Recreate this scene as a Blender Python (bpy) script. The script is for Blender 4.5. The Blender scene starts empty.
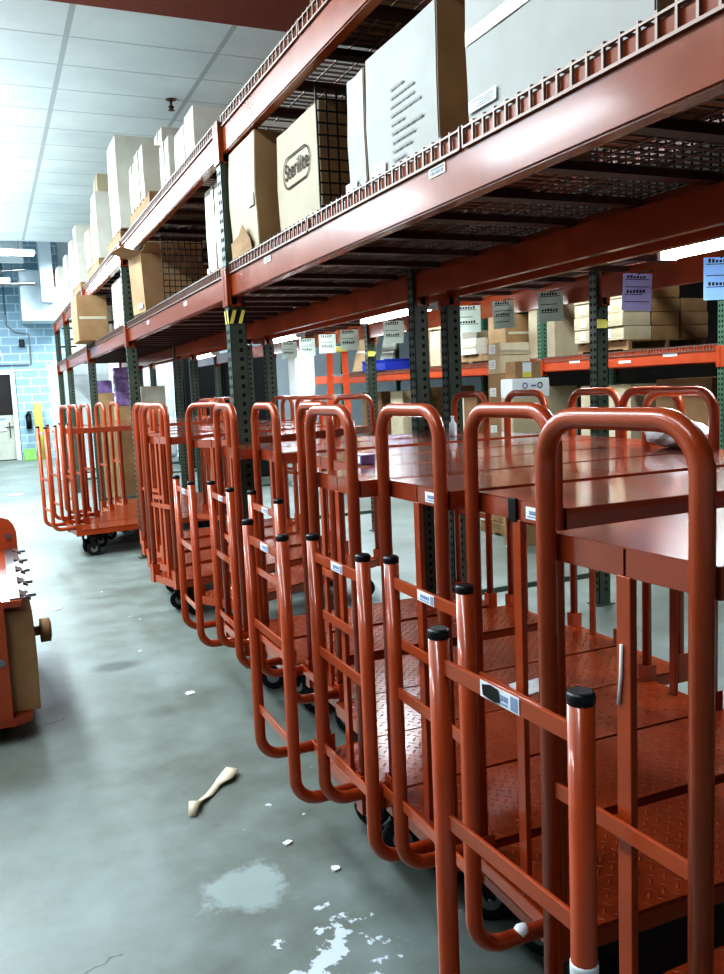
import bpy, bmesh, math, random
from mathutils import Vector, Matrix
random.seed(7)
S = bpy.context.scene
COL = S.collection
PI = math.pi

# ------------------------------------------------------------------ materials
def srgb(r, g, b):
    def f(c):
        c /= 255.0
        return c / 12.92 if c <= 0.04045 else ((c + 0.055) / 1.055) ** 2.4
    return (f(r), f(g), f(b), 1.0)

class NT:
    def __init__(s, name):
        s.m = bpy.data.materials.new(name); s.m.use_nodes = True
        s.t = s.m.node_tree; s.n = s.t.nodes; s.l = s.t.links
        s.b = s.n['Principled BSDF']
    def new(s, typ, **k):
        n = s.n.new(typ)
        for a, v in k.items(): setattr(n, a, v)
        return n
    def link(s, a, b): s.l.new(a, b)
    def coord(s, which='Object', scale=(1, 1, 1)):
        c = s.new('ShaderNodeTexCoord'); m = s.new('ShaderNodeMapping')
        m.inputs['Scale'].default_value = scale
        s.link(c.outputs[which], m.inputs['Vector']); return m.outputs['Vector']
    def noise(s, vec, scale, detail=4, rough=0.6):
        n = s.new('ShaderNodeTexNoise'); n.inputs['Scale'].default_value = scale
        n.inputs['Detail'].default_value = detail; n.inputs['Roughness'].default_value = rough
        if vec is not None: s.link(vec, n.inputs['Vector'])
        return n.outputs['Fac']
    def ramp(s, fac, stops):
        r = s.new('ShaderNodeValToRGB'); e = r.color_ramp.elements
        e[0].position, e[0].color = stops[0]; e[1].position, e[1].color = stops[-1]
        for p, c in stops[1:-1]:
            x = e.new(p); x.color = c
        s.link(fac, r.inputs['Fac']); return r.outputs['Color']
    def math(s, op, a, b=None):
        n = s.new('ShaderNodeMath', operation=op)
        for i, v in enumerate((a, b)):
            if v is None: continue
            if isinstance(v, (int, float)): n.inputs[i].default_value = v
            else: s.link(v, n.inputs[i])
        return n.outputs[0]
    def mix(s, fac, a, b):
        n = s.new('ShaderNodeMix', data_type='RGBA')
        if isinstance(fac, (int, float)): n.inputs[0].default_value = fac
        else: s.link(fac, n.inputs[0])
        for i, v in ((6, a), (7, b)):
            if isinstance(v, tuple): n.inputs[i].default_value = v
            else: s.link(v, n.inputs[i])
        return n.outputs[2]
    def bump(s, h, strength, dist=0.01):
        b = s.new('ShaderNodeBump'); b.inputs['Strength'].default_value = strength
        b.inputs['Distance'].default_value = dist
        s.link(h, b.inputs['Height']); s.link(b.outputs['Normal'], s.b.inputs['Normal'])
    def color(s, c):
        if isinstance(c, tuple): s.b.inputs['Base Color'].default_value = c
        else: s.link(c, s.b.inputs['Base Color'])
    def rough(s, r):
        if isinstance(r, (int, float)): s.b.inputs['Roughness'].default_value = r
        else: s.link(r, s.b.inputs['Roughness'])

def simple(name, c, rough=0.6, metal=0.0, var=0.12, scale=9.0, spec=None):
    t = NT(name)
    v = t.coord('Object')
    f = t.noise(v, scale, 5)
    d = tuple(x * (1 - var) for x in c[:3]) + (1,); l = tuple(min(1, x * (1 + var)) for x in c[:3]) + (1,)
    t.color(t.ramp(f, [(0.3, d), (0.7, l)]))
    t.rough(rough); t.b.inputs['Metallic'].default_value = metal
    if spec is not None: t.b.inputs['Specular IOR Level'].default_value = spec
    return t.m

def paint_red(name, c, rough=0.3):
    t = NT(name)
    v = t.coord('Object')
    f = t.noise(v, 6, 6)
    g = t.noise(v, 55, 3)
    d = tuple(x * 0.88 for x in c[:3]) + (1,); l = tuple(min(1, x * 1.08) for x in c[:3]) + (1,)
    base = t.ramp(f, [(0.3, d), (0.7, l)])
    sp = t.ramp(g, [(0.73, (0, 0, 0, 1)), (0.78, (1, 1, 1, 1))])
    t.color(t.mix(t.math('MULTIPLY', sp, 0.10), base, srgb(215, 170, 150)))
    t.rough(t.math('ADD', t.math('MULTIPLY', f, 0.08), rough - 0.03))
    return t.m

RED = srgb(172, 76, 34)
M = {}
M['red'] = paint_red('cart_red_paint', RED, 0.34)
M['red'].node_tree.nodes['Principled BSDF'].inputs['Coat Weight'].default_value = 0.55
M['red'].node_tree.nodes['Principled BSDF'].inputs['Coat Roughness'].default_value = 0.08
M['beam'] = paint_red('rack_beam_orange_paint', srgb(148, 72, 38), 0.24)
for q, v in (('Coat Weight', 0.3), ('Coat Roughness', 0.12)): M['beam'].node_tree.nodes['Principled BSDF'].inputs[q].default_value = v
M['beam_far'] = paint_red('far_rack_beam_paint', srgb(190, 82, 42), 0.38)

def diamond():
    t = NT('red_diamond_plate')
    c = t.new('ShaderNodeTexCoord')
    mp = t.new('ShaderNodeMapping'); mp.inputs['Rotation'].default_value = (0, 0, PI / 4)
    mp.inputs['Scale'].default_value = (30, 30, 30)
    t.link(c.outputs['Object'], mp.inputs['Vector'])
    sx = t.new('ShaderNodeSeparateXYZ'); t.link(mp.outputs['Vector'], sx.inputs[0])
    x, y = sx.outputs[0], sx.outputs[1]
    par = t.math('MODULO', t.math('ABSOLUTE', t.math('ADD', t.math('FLOOR', x), t.math('FLOOR', y))), 2)
    fx = t.math('SUBTRACT', t.math('FRACT', x), 0.5); fy = t.math('SUBTRACT', t.math('FRACT', y), 0.5)
    def ell(a, b):
        return t.math('ADD', t.math('POWER', t.math('DIVIDE', t.math('ABSOLUTE', fx), a), 2), t.math('POWER', t.math('DIVIDE', t.math('ABSOLUTE', fy), b), 2))
    e1, e2 = ell(0.46, 0.13), ell(0.13, 0.46)
    m = t.new('ShaderNodeMix', data_type='FLOAT')
    t.link(par, m.inputs[0]); t.link(e1, m.inputs[2]); t.link(e2, m.inputs[3])
    h = t.math('SUBTRACT', 1.0, t.math('MINIMUM', m.outputs[0], 1.0))
    f = t.noise(t.coord('Object'), 5, 6)
    base = t.ramp(f, [(0.3, tuple(v * 0.58 for v in RED[:3]) + (1,)), (0.7, tuple(v * 0.8 for v in RED[:3]) + (1,))])
    worn = t.math('MULTIPLY', t.math('GREATER_THAN', h, 0.6), 0.10)
    t.color(t.mix(worn, base, srgb(225, 170, 150)))
    t.rough(t.math('ADD', t.math('MULTIPLY', f, 0.16), 0.14))
    t.bump(h, 0.8, 0.004)
    return t.m
M['plate'] = diamond()
M['shelf'] = paint_red('cart_shelf_glossy_red', srgb(158, 72, 42), 0.3)
M['shelf'].node_tree.nodes['Principled BSDF'].inputs['Coat Weight'].default_value = 1.0
M['shelf'].node_tree.nodes['Principled BSDF'].inputs['Coat Roughness'].default_value = 0.09
M['shelf'].node_tree.nodes['Principled BSDF'].inputs['Coat IOR'].default_value = 1.55
M['green'] = simple('upright_green_paint', srgb(78, 86, 74), 0.42, var=0.2)
M['green_l'] = simple('upright_green_light', srgb(88, 118, 96), 0.45, var=0.15)
M['hole'] = simple('upright_hole_dark', srgb(18, 20, 18), 0.9)
M['black'] = simple('black_plastic', srgb(22, 22, 22), 0.4)
M['rubber'] = simple('caster_rubber', srgb(24, 24, 26), 0.55)
M['steel'] = simple('zinc_steel', srgb(150, 150, 152), 0.3, 0.9)
M['darksteel'] = simple('dark_steel', srgb(45, 40, 38), 0.45, 0.5)
M['wire'] = simple('deck_wire_zinc', srgb(140, 122, 112), 0.4, 0.5)
M['mesh'] = simple('rear_mesh_black_wire', srgb(30, 28, 28), 0.5, 0.3)
M['chan'] = simple('deck_channel_brown', srgb(70, 36, 26), 0.4, 0.3)
M['white'] = simple('white_paint', srgb(232, 236, 236), 0.55, var=0.04)
M['paper'] = simple('white_paper', srgb(236, 238, 238), 0.7, var=0.04)
M['paper_g'] = simple('pale_green_paper', srgb(222, 238, 226), 0.7, var=0.05)
M['paper_p'] = simple('lilac_paper', srgb(172, 164, 204), 0.7, var=0.06)
M['paper_b'] = simple('blue_paper', srgb(150, 190, 240), 0.7, var=0.06)
M['ink'] = simple('black_ink', srgb(35, 35, 42), 0.7)
M['ink_soft'] = simple('grey_print', srgb(168, 168, 164), 0.8)
M['ink_brown'] = simple('brown_print', srgb(66, 44, 34), 0.8)
M['blue_ink'] = simple('blue_print', srgb(150, 162, 190), 0.6)
M['yellow'] = simple('safety_yellow', srgb(236, 218, 110), 0.5, var=0.06)
M['tag'] = simple('yellow_tag', srgb(226, 214, 110), 0.6)
M['purple'] = simple('purple_carton_print', srgb(132, 108, 150), 0.6, var=0.4, scale=10)
M['blue'] = simple('blue_tote_plastic', srgb(52, 66, 160), 0.4)
M['wood'] = simple('pallet_wood', srgb(150, 120, 86), 0.8, var=0.3, scale=14)
M['ladder'] = simple('orange_fibreglass', srgb(226, 92, 40), 0.45, var=0.08)
M['alum'] = simple('aluminium', srgb(200, 202, 205), 0.35, 0.8)
M['dark_tarp'] = simple('black_sheet', srgb(16, 15, 17), 0.7)
M['duct'] = simple('duct_white', srgb(220, 230, 236), 0.5, var=0.04)
M['fan'] = simple('fan_blade_brown', srgb(96, 66, 54), 0.5)
M['lime'] = simple('lime_plastic', srgb(150, 200, 110), 0.5)
M['kraft_side'] = None

def cardboard(name, c, c2):
    t = NT(name)
    v = t.coord('Object')
    f = t.noise(v, 3.5, 6); g = t.noise(t.coord('Object', (3, 3, 160)), 4, 2)
    base = t.ramp(f, [(0.3, c2), (0.72, c)])
    t.color(t.mix(t.math('MULTIPLY', g, 0.12), base, tuple(x * 0.7 for x in c[:3]) + (1,)))
    t.rough(0.78); t.bump(f, 0.12, 0.01)
    return t.m
M['kraft'] = cardboard('kraft_cardboard', srgb(178, 146, 108), srgb(150, 118, 84))
M['kraft_pale'] = cardboard('pale_kraft_cardboard', srgb(206, 192, 166), srgb(186, 168, 138))
M['kraft_white'] = cardboard('white_cardboard', srgb(222, 220, 208), srgb(206, 200, 184))
M['kraft_dark'] = cardboard('dark_kraft_cardboard', srgb(140, 106, 72), srgb(114, 84, 56))
M['kraft_lit_tan'] = cardboard('lit_tan_front', srgb(198, 188, 166), srgb(184, 172, 148))  # kraft front brightened by aisle light, painted into the colour
M['kraft_lit_pale'] = cardboard('lit_pale_front', srgb(203, 201, 195), srgb(190, 187, 179))  # paler lit front of kraft cartons, overexposure put into the colour
M['tape'] = simple('clear_packing_tape', srgb(206, 196, 172), 0.22, var=0.06)

def emit(name, c, s):
    t = NT(name); t.color(c); t.b.inputs['Emission Color'].default_value = c
    t.b.inputs['Emission Strength'].default_value = s; return t.m
M['tube_light'] = emit('fluorescent_tube', (0.88, 0.96, 1.0, 1), 40)
M['tube_hi'] = emit('ceiling_fluorescent', (0.85, 0.95, 1.0, 1), 22)

def floor_mat():
    t = NT('sealed_concrete')
    v = t.coord('Object')
    f = t.noise(v, 0.55, 8, 0.62); g = t.noise(v, 3.0, 8, 0.7); h = t.noise(v, 24, 4, 0.6)
    base = t.ramp(t.math('ADD', t.math('MULTIPLY', f, 0.65), t.math('MULTIPLY', g, 0.35)),
                  [(0.36, srgb(92, 94, 84)), (0.5, srgb(120, 127, 120)), (0.64, srgb(144, 154, 152))])
    base = t.mix(t.math('MULTIPLY', h, 0.25), base, srgb(104, 110, 104))
    # pale paint flakes, dense beside the near carts, sparse elsewhere
    sp = t.new('ShaderNodeSeparateXYZ'); t.link(v, sp.inputs[0])
    def blob(cx, cy, rx, ry):
        a = t.math('POWER', t.math('ABSOLUTE', t.math('DIVIDE', t.math('SUBTRACT', sp.outputs[0], cx), rx)), 2)
        b = t.math('POWER', t.math('ABSOLUTE', t.math('DIVIDE', t.math('SUBTRACT', sp.outputs[1], cy), ry)), 2)
        return t.math('MAXIMUM', t.math('SUBTRACT', 1.0, t.math('SQRT', t.math('ADD', a, b))), 0.0)
    k = t.noise(v, 9.0, 6, 0.62)
    dens = t.math('ADD', t.math('MULTIPLY', blob(0.78, 2.12, 0.36, 0.34), 0.30), t.math('MULTIPLY', blob(0.72, 6.2, 0.7, 1.6), 0.10))
    dens = t.math('ADD', dens, t.math('MULTIPLY', blob(0.95, 3.0, 0.5, 0.8), 0.10))
    th = t.math('ADD', k, dens)
    fl = t.ramp(th, [(0.735, (0, 0, 0, 1)), (0.75, (1, 1, 1, 1))])
    base = t.mix(t.math('MULTIPLY', fl, 0.8), base, srgb(214, 222, 228))
    # worn pale patch
    pt = t.ramp(t.math('ADD', t.math('MULTIPLY', blob(0.60, 2.54, 0.27, 0.27), 0.6), g), [(0.72, (0, 0, 0, 1)), (0.82, (1, 1, 1, 1))])
    base = t.mix(t.math('MULTIPLY', pt, 0.45), base, srgb(178, 192, 192))
    # dark stain and cracks
    st = t.ramp(t.math('ADD', blob(0.56, 5.15, 0.2, 0.14), t.math('MULTIPLY', g, 0.3)), [(0.3, (0, 0, 0, 1)), (0.7, (1, 1, 1, 1))])
    base = t.mix(t.math('MULTIPLY', st, 0.6), base, srgb(72, 74, 68))
    w = t.new('ShaderNodeTexVoronoi'); w.feature = 'DISTANCE_TO_EDGE'; w.inputs['Scale'].default_value = 0.7
    wn = t.new('ShaderNodeVectorMath', operation='ADD'); nz = t.new('ShaderNodeTexNoise'); nz.inputs['Scale'].default_value = 4; nz.inputs['Detail'].default_value = 6
    t.link(v, nz.inputs['Vector']); sc = t.new('ShaderNodeVectorMath', operation='SCALE'); sc.inputs['Scale'].default_value = 0.35
    t.link(nz.outputs['Color'], sc.inputs[0]); t.link(v, wn.inputs[0]); t.link(sc.outputs[0], wn.inputs[1]); t.link(wn.outputs[0], w.inputs['Vector'])
    cr = t.math('MULTIPLY', t.math('LESS_THAN', w.outputs['Distance'], 0.004), t.math('GREATER_THAN', f, 0.50))
    cr = t.math('MULTIPLY', cr, t.math('LESS_THAN', sp.outputs[0], 0.22))
    base = t.mix(t.math('MULTIPLY', cr, 0.55), base, srgb(60, 62, 58))
    t.color(base)
    t.rough(t.math('ADD', t.math('MULTIPLY', g, 0.35), 0.28))
    t.bump(g, 0.12, 0.01)
    return t.m
M['floor'] = floor_mat()

def ceiling_mat():
    t = NT('ceiling_lay_in_tiles')
    c = t.new('ShaderNodeTexCoord'); sp = t.new('ShaderNodeSeparateXYZ'); t.link(c.outputs['Object'], sp.inputs[0])
    def line(o, off, per, wd):
        a = t.math('FRACT', t.math('DIVIDE', t.math('SUBTRACT', o, off - per * 200), per))
        d = t.math('ABSOLUTE', t.math('SUBTRACT', a, 0.5))
        return t.math('GREATER_THAN', d, 0.5 - wd / per / 2)
    lx = line(sp.outputs[0], 0.82, 1.23, 0.045); ly = line(sp.outputs[1], 6.88, 0.625, 0.022)
    ln = t.math('MAXIMUM', lx, ly)
    v = t.coord('Object')
    f = t.noise(v, 0.9, 6); g = t.noise(v, 7, 5, 0.7)
    base = t.ramp(f, [(0.3, srgb(206, 216, 220)), (0.7, srgb(228, 236, 238))])
    base = t.mix(t.ramp(g, [(0.72, (0, 0, 0, 1)), (0.80, (0.5, 0.5, 0.5, 1))]), base, srgb(120, 110, 100))
    t.color(t.mix(t.math('MULTIPLY', ln, 0.55), base, srgb(150, 156, 158)))
    t.rough(0.85); t.bump(ln, 0.3, 0.01)
    return t.m
M['ceil'] = ceiling_mat()
M['soffit'] = simple('brown_soffit', srgb(140, 78, 64), 0.8, var=0.15, scale=40)

def block_mat():
    t = NT('painted_block_wall')
    c = t.new('ShaderNodeTexCoord'); mp = t.new('ShaderNodeMapping'); mp.inputs['Rotation'].default_value = (PI / 2, 0, 0)
    t.link(c.outputs['Object'], mp.inputs['Vector'])
    b = t.new('ShaderNodeTexBrick'); t.link(mp.outputs['Vector'], b.inputs['Vector'])
    b.inputs['Scale'].default_value = 1.0; b.inputs['Mortar Size'].default_value = 0.016
    b.inputs['Brick Width'].default_value = 0.45; b.inputs['Row Height'].default_value = 0.225
    b.inputs['Color1'].default_value = srgb(142, 172, 190); b.inputs['Color2'].default_value = srgb(158, 186, 202)
    b.inputs['Mortar'].default_value = srgb(212, 228, 238)
    f = t.noise(t.coord('Object'), 1.2, 6)
    t.color(t.mix(t.math('MULTIPLY', f, 0.3), b.outputs['Color'], srgb(190, 206, 216)))
    t.rough(0.75); t.bump(b.outputs['Fac'], 0.4, -0.01)
    return t.m
M['block'] = block_mat()
M['wallw'] = simple('white_warehouse_wall', srgb(214, 220, 224), 0.8, var=0.05, scale=1)
M['door'] = simple('steel_door_cream', srgb(190, 190, 176), 0.5, var=0.05)
M['dark_glass'] = simple('dark_opening', srgb(38, 28, 26), 0.35)

# ------------------------------------------------------------------ mesh helpers
class MB:
    """collects boxes, tubes and prisms into one mesh"""
    def __init__(s): s.bm = bmesh.new()
    def box(s, a, b, mi=0, rot=None, bev=0.0):
        a, b = Vector(a), Vector(b)
        r = bmesh.ops.create_cube(s.bm, size=1.0)
        vs = r['verts']; d = b - a; c = (a + b) / 2
        for v in vs:
            p = Vector((v.co.x * d.x, v.co.y * d.y, v.co.z * d.z))
            if rot is not None: p = rot @ p
            v.co = p + c
        fs = set(f for v in vs for f in v.link_faces)
        for f in fs: f.material_index = mi
        if bev > 0:
            es = set(e for v in vs for e in v.link_edges)
            r = bmesh.ops.bevel(s.bm, geom=list(es), offset=bev, segments=2, profile=0.5, affect='EDGES')
            for f in r['faces']: f.material_index = mi
        return vs
    def tube(s, pts, r, seg=12, mi=0, caps=True, smooth=True):
        pts = [Vector(p) for p in pts]
        rings = []; up = None
        for i, p in enumerate(pts):
            if i == 0: d = pts[1] - p
            elif i == len(pts) - 1: d = p - pts[i - 1]
            else: d = (pts[i + 1] - p).normalized() + (p - pts[i - 1]).normalized()
            d.normalize()
            if up is None:
                up = Vector((0, 0, 1)) if abs(d.z) < 0.9 else Vector((1, 0, 0))
            x = (up - d * up.dot(d)).normalized(); y = d.cross(x); up = x
            rad = r[i] if isinstance(r, (list, tuple)) else r
            rings.append([s.bm.verts.new(p + (x * math.cos(2 * PI * k / seg) + y * math.sin(2 * PI * k / seg)) * rad) for k in range(seg)])
        for a, b in zip(rings, rings[1:]):
            for k in range(seg):
                f = s.bm.faces.new((a[k], a[(k + 1) % seg], b[(k + 1) % seg], b[k])); f.smooth = smooth; f.material_index = mi
        if caps:
            f = s.bm.faces.new(rings[0][::-1]); f.material_index = mi
            f = s.bm.faces.new(rings[-1]); f.material_index = mi
    def prism(s, poly, ext, mi=0):
        """poly: list of 3D points, extruded by vector ext"""
        ext = Vector(ext)
        a = [s.bm.verts.new(Vector(p)) for p in poly]; b = [s.bm.verts.new(Vector(p) + ext) for p in poly]
        n = len(a); fs = [s.bm.faces.new(a[::-1]), s.bm.faces.new(b)]
        for k in range(n): fs.append(s.bm.faces.new((a[k], a[(k + 1) % n], b[(k + 1) % n], b[k])))
        for f in fs: f.material_index = mi
    def build(s, name, mats, parent=None, loc=None, normals=True):
        if normals: bmesh.ops.recalc_face_normals(s.bm, faces=s.bm.faces)
        me = bpy.data.meshes.new(name); s.bm.to_mesh(me); s.bm.free()
        if not isinstance(mats, (list, tuple)): mats = [mats]
        for m in mats: me.materials.append(m)
        o = bpy.data.objects.new(name, me); COL.objects.link(o)
        if parent is not None: o.parent = parent
        if loc is not None: o.location = loc
        return o

def bend(pts, rad, n=6):
    """polyline with rounded corners"""
    pts = [Vector(p) for p in pts]; out = [pts[0]]
    for a, p, b in zip(pts, pts[1:], pts[2:]):
        u, v = (a - p).normalized(), (b - p).normalized()
        ang = u.angle(v); t = rad / math.tan(ang / 2)
        t = min(t, (a - p).length * 0.95, (b - p).length * 0.95)
        c = p + (u + v).normalized() * (t * math.tan(ang / 2) / math.sin(ang / 2))
        s0 = p + u * t - c; s1 = p + v * t - c; tot = s0.angle(s1); ax = s0.cross(s1)
        for k in range(n + 1): out.append(c + Matrix.Rotation(tot * k / n, 3, ax) @ s0)
    out.append(pts[-1]); return out

def thing(name, label, cat, loc=(0, 0, 0), rz=0.0, group=None):
    o = bpy.data.objects.new(name, None); COL.objects.link(o)
    o.empty_display_size = 0.1
    o.location = loc; o.rotation_euler = (0, 0, rz)
    o['label'] = label; o['category'] = cat
    if group: o['group'] = group
    return o
def tag(o, label, cat, group=None):
    o['label'] = label; o['category'] = cat
    if group: o['group'] = group
    return o
def struct(o): o['kind'] = 'structure'; return o

def copy_tree(o, parent=None):
    c = o.copy(); COL.objects.link(c)
    if parent is not None: c.parent = parent
    for ch in list(o.children): copy_tree(ch, c)
    return c

def text_bm(mb, txt, size, origin, right, up, mi, lift=0.0, bold=0.0, align='CENTER'):
    cu = bpy.data.curves.new('lettering', 'FONT'); cu.body = txt; cu.size = size
    cu.align_x = align; cu.align_y = 'CENTER'; cu.offset = bold
    ob = bpy.data.objects.new('lettering', cu); COL.objects.link(ob)
    dg = bpy.context.evaluated_depsgraph_get(); dg.update()
    me = bpy.data.meshes.new_from_object(ob.evaluated_get(dg))
    right, up = Vector(right).normalized(), Vector(up).normalized(); n = right.cross(up)
    vs = [mb.bm.verts.new(Vector(origin) + right * v.co.x + up * v.co.y + n * lift) for v in me.vertices]
    for p in me.polygons:
        try:
            f = mb.bm.faces.new([vs[i] for i in p.vertices]); f.material_index = mi
        except ValueError: pass
    bpy.data.objects.remove(ob); bpy.data.meshes.remove(me)

# ------------------------------------------------------------------ camera
R = ((0.915309970743218, -0.4005283629358631, -0.0422455671280092),
     (0.08511938182719911, 0.0898560318692386, 0.9923107297485348),
     (0.39365257308368384, 0.9118678215731882, -0.11633884855869515))
cam = bpy.data.cameras.new('camera'); co = bpy.data.objects.new('camera', cam); COL.objects.link(co)
cam.sensor_fit = 'AUTO'; cam.sensor_width = 36.0; cam.lens = 850.0 / 974.0 * 36.0; cam.clip_start = 0.05
co.matrix_world = Matrix(((R[0][0], R[1][0], -R[2][0], 0), (R[0][1], R[1][1], -R[2][1], 0), (R[0][2], R[1][2], -R[2][2], 1.6), (0, 0, 0, 1)))
S.camera = co

# ------------------------------------------------------------------ setting
YB = 25.5; CZ = 4.5
m = MB(); m.box((-7, -4, -0.2), (17, YB, 0)); struct(m.build('floor', M['floor']))
HR = 6.6
m = MB(); m.box((-7, 6.85, CZ), (17, 16.9, CZ + 0.2)); struct(m.build('ceiling', M['ceil']))
m = MB(); m.box((-7, 16.8, HR), (17, YB, HR + 0.2)); struct(m.build('ceiling', M['wallw']))
m = MB(); m.box((-7, 16.88, CZ), (17, 16.98, HR)); struct(m.build('trim_2', M['wallw']))
m = MB(); m.box((-7, -4, CZ - 0.02), (17, 6.85, CZ + 0.2)); struct(m.build('trim_1', M['soffit']))
m = MB(); m.box((-7.2, -4, -0.2), (-7, YB, HR + 0.2)); struct(m.build('wall_left', M['wallw']))
m = MB(); m.box((17, -4, -0.2), (17.2, YB, HR + 0.2)); struct(m.build('wall_right', simple('dark_warm_wall', srgb(60, 50, 44), 0.85, var=0.25, scale=0.8)))
m = MB(); m.box((-7, -4.2, -0.2), (17, -4, CZ + 0.2)); struct(m.build('wall_front', M['wallw']))
# back wall with the door opening (door occupies x -0.9..0.72)
m = MB()
m.box((-7, YB, -0.2), (-0.95, YB + 0.2, HR + 0.2)); m.box((0.74, YB, -0.2), (2.1, YB + 0.2, HR + 0.2)); m.box((-0.95, YB, 2.46), (0.74, YB + 0.2, HR + 0.2))
struct(m.build('wall_back', M['block']))
m = MB(); m.box((2.1, YB - 0.02, -0.2), (17, YB + 0.2, HR + 0.2)); struct(m.build('wall_back_right', M['wallw']))
d = bpy.data.objects.new('door_1', None); COL.objects.link(d); d.location = (-0.1, YB, 0); struct(d)
m = MB(); m.box((-0.85, -0.05, 0), (-0.75, 0.12, 2.46)); m.box((0.70, -0.05, 0), (0.82, 0.12, 2.46)); m.box((-0.75, -0.05, 2.36), (0.70, 0.12, 2.46))
m.build('door_frame', M['white'], d)
m = MB(); m.box((-0.75, 0.02, 0.02), (0.70, 0.07, 1.25), bev=0.005); m.build('door_panel', M['door'], d)
m = MB(); m.box((-0.75, 0.04, 1.25), (0.70, 0.09, 2.36)); m.build('door_window', M['dark_glass'], d)
m = MB(); m.box((0.18, -0.012, 0.82), (0.50, 0.018, 1.18))
for k in range(5): m.box((0.21, -0.016, 0.88 + k * 0.055), (0.47, -0.011, 0.905 + k * 0.055), 1)
m.box((0.18, -0.016, 1.12), (0.50, -0.011, 1.18), 2)
m.build('door_notice', [M['paper'], M['ink_soft'], M['blue_ink']], d)
m = MB(); m.tube([(0.58, -0.03, 0.62), (0.58, -0.03, 1.05)], 0.012, 8); m.tube([(0.46, -0.03, 0.92), (0.68, -0.03, 0.92)], 0.012, 8); m.build('door_push_bar', M['darksteel'], d)

# ------------------------------------------------------------------ pallet racks
Y_COLS = [0.84, 4.76, 8.58, 12.1, 15.4, 17.5]
ZL, ZU = (2.13, 2.275), (2.90, 3.055)
def post_mesh(h, holes_to=None, lower_dark=False):
    m = MB()
    # open-front channel: web, two flanges, lips
    w, dp, t = 0.095, 0.08, 0.004
    m.box((-w / 2, -dp / 2, 0), (w / 2, -dp / 2 + t, h)); m.box((-w / 2, dp / 2 - t, 0), (w / 2, dp / 2, h))
    m.box((-w / 2, -dp / 2, 0), (-w / 2 + t, dp / 2, h)); m.box((w / 2 - t, -dp / 2, 0), (w / 2, dp / 2, h))
    z = 0.1
    while z < h - 0.03:
        for fx in (0.012,):
            c = [(fx + dx, -dp / 2 - 0.0008, z + dz) for dx, dz in ((-0.008, 0.0), (0.008, 0.0), (0.011, 0.012), (0.008, 0.022), (-0.008, 0.022), (-0.011, 0.012))]
            m.prism(c, (0, -0.0006, 0), 1)
        for fy in (-0.018, 0.018):
            c = [(-w / 2 - 0.0008, fy + dx, z + dz) for dx, dz in ((-0.007, 0.0), (0.007, 0.0), (0.010, 0.012), (0.007, 0.022), (-0.007, 0.022), (-0.010, 0.012))]
            m.prism(c, (-0.0006, 0, 0), 1)
        z += 0.0508
    m.box((-0.075, -0.06, 0), (0.075, 0.06, 0.008))
    return m
def beam_part(root, x, y0, y1, z0, z1, mat, side):
    """step beam along y; side=-1 when its outer face looks to -x"""
    m = MB(); t = 0.055
    a, b = (x - t / 2, x + t / 2)
    inner_top = z1; out_top = z1
    prof = [(-t / 2, z0), (t / 2, z0), (t / 2, z1), (0.0, z1), (0.0, z1 + 0.032), (-t / 2, z1 + 0.032)]
    prof = [(x + p * (-side if side > 0 else 1), z) for p, z in prof]
    m.prism([(p, y0, z) for p, z in prof], (0, y1 - y0, 0))
    es = [e for e in m.bm.edges if abs(e.verts[0].co.y - e.verts[1].co.y) > 0.5]
    bmesh.ops.bevel(m.bm, geom=es, offset=0.006, segments=2, affect='EDGES')
    o = m.build('beam', mat, root)
    for yy, sg in ((y0, -1), (y1, 1)):
        m = MB(); ya, yb = sorted((yy - sg * 0.006, yy + sg * 0.045))
        m.box((x + side * 0.052 - 0.004, ya, z0 - 0.05), (x + side * 0.052 + 0.004, yb, z1 + 0.02), bev=0.002)
        m.box((x - 0.03, yy - 0.003, z0 - 0.05), (x + 0.03, yy + 0.003, z1 + 0.02)); m.box((min(x, x + side * 0.052), yy - 0.003, z0 - 0.04), (max(x, x + side * 0.052), yy + 0.003, z1))
        m.build('beam_connector', mat, o)
    return o

def rack_row(label, xf, xr, cols, levels, height, mat, gmat, hmax=None):
    r = thing('pallet_rack', label, 'rack', ((xf + xr) / 2, cols[0], 0))
    lx, ly = r.location.x, r.location.y
    proto = None
    for j, y in enumerate(cols):
        for x in (xf, xr):
            if proto is None:
                proto = post_mesh(height).build('upright_post', [gmat, M['hole']], r, (x - lx, y - ly, 0))
            else:
                c = proto.copy(); COL.objects.link(c); c.location = (x - lx, y - ly, 0)
        # frame braces between front and rear post
        for z in (0.22, 2.62, 2.97):
            m = MB(); m.box((xf - lx + 0.04, y - ly - 0.012, z - 0.018), (xr - lx - 0.04, y - ly + 0.012, z + 0.018), bev=0.002)
            m.build('frame_brace', gmat, r)
    for (z0, z1) in levels:
        for y0, y1 in zip(cols, cols[1:]):
            beam_part(r, xf - lx, y0 - ly + 0.048, y1 - ly - 0.048, z0, z1, mat, -1)
            beam_part(r, xr - lx, y0 - ly + 0.048, y1 - ly - 0.048, z0, z1, mat, 1)
    return r

rack_near = rack_row('long near pallet rack of green uprights and orange beams above the carts', 1.32, 2.48, Y_COLS, [ZL, ZU], 3.07, M['beam'], M['green'])
rack_back = rack_row('second pallet rack standing back to back behind the near rack', 2.71, 3.87, Y_COLS, [ZL, ZU], 3.07, M['beam'], M['green'])
Y3 = [3.0, 6.3, 9.3, 12.6, 16.0, 19.0]
rack_far = rack_row('far pallet rack across the next aisle stacked with cartons', 6.65, 7.81, Y3, [(1.70, 1.84), (2.95, 3.1)], 3.3, M['beam_far'], M['green_l'])

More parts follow.
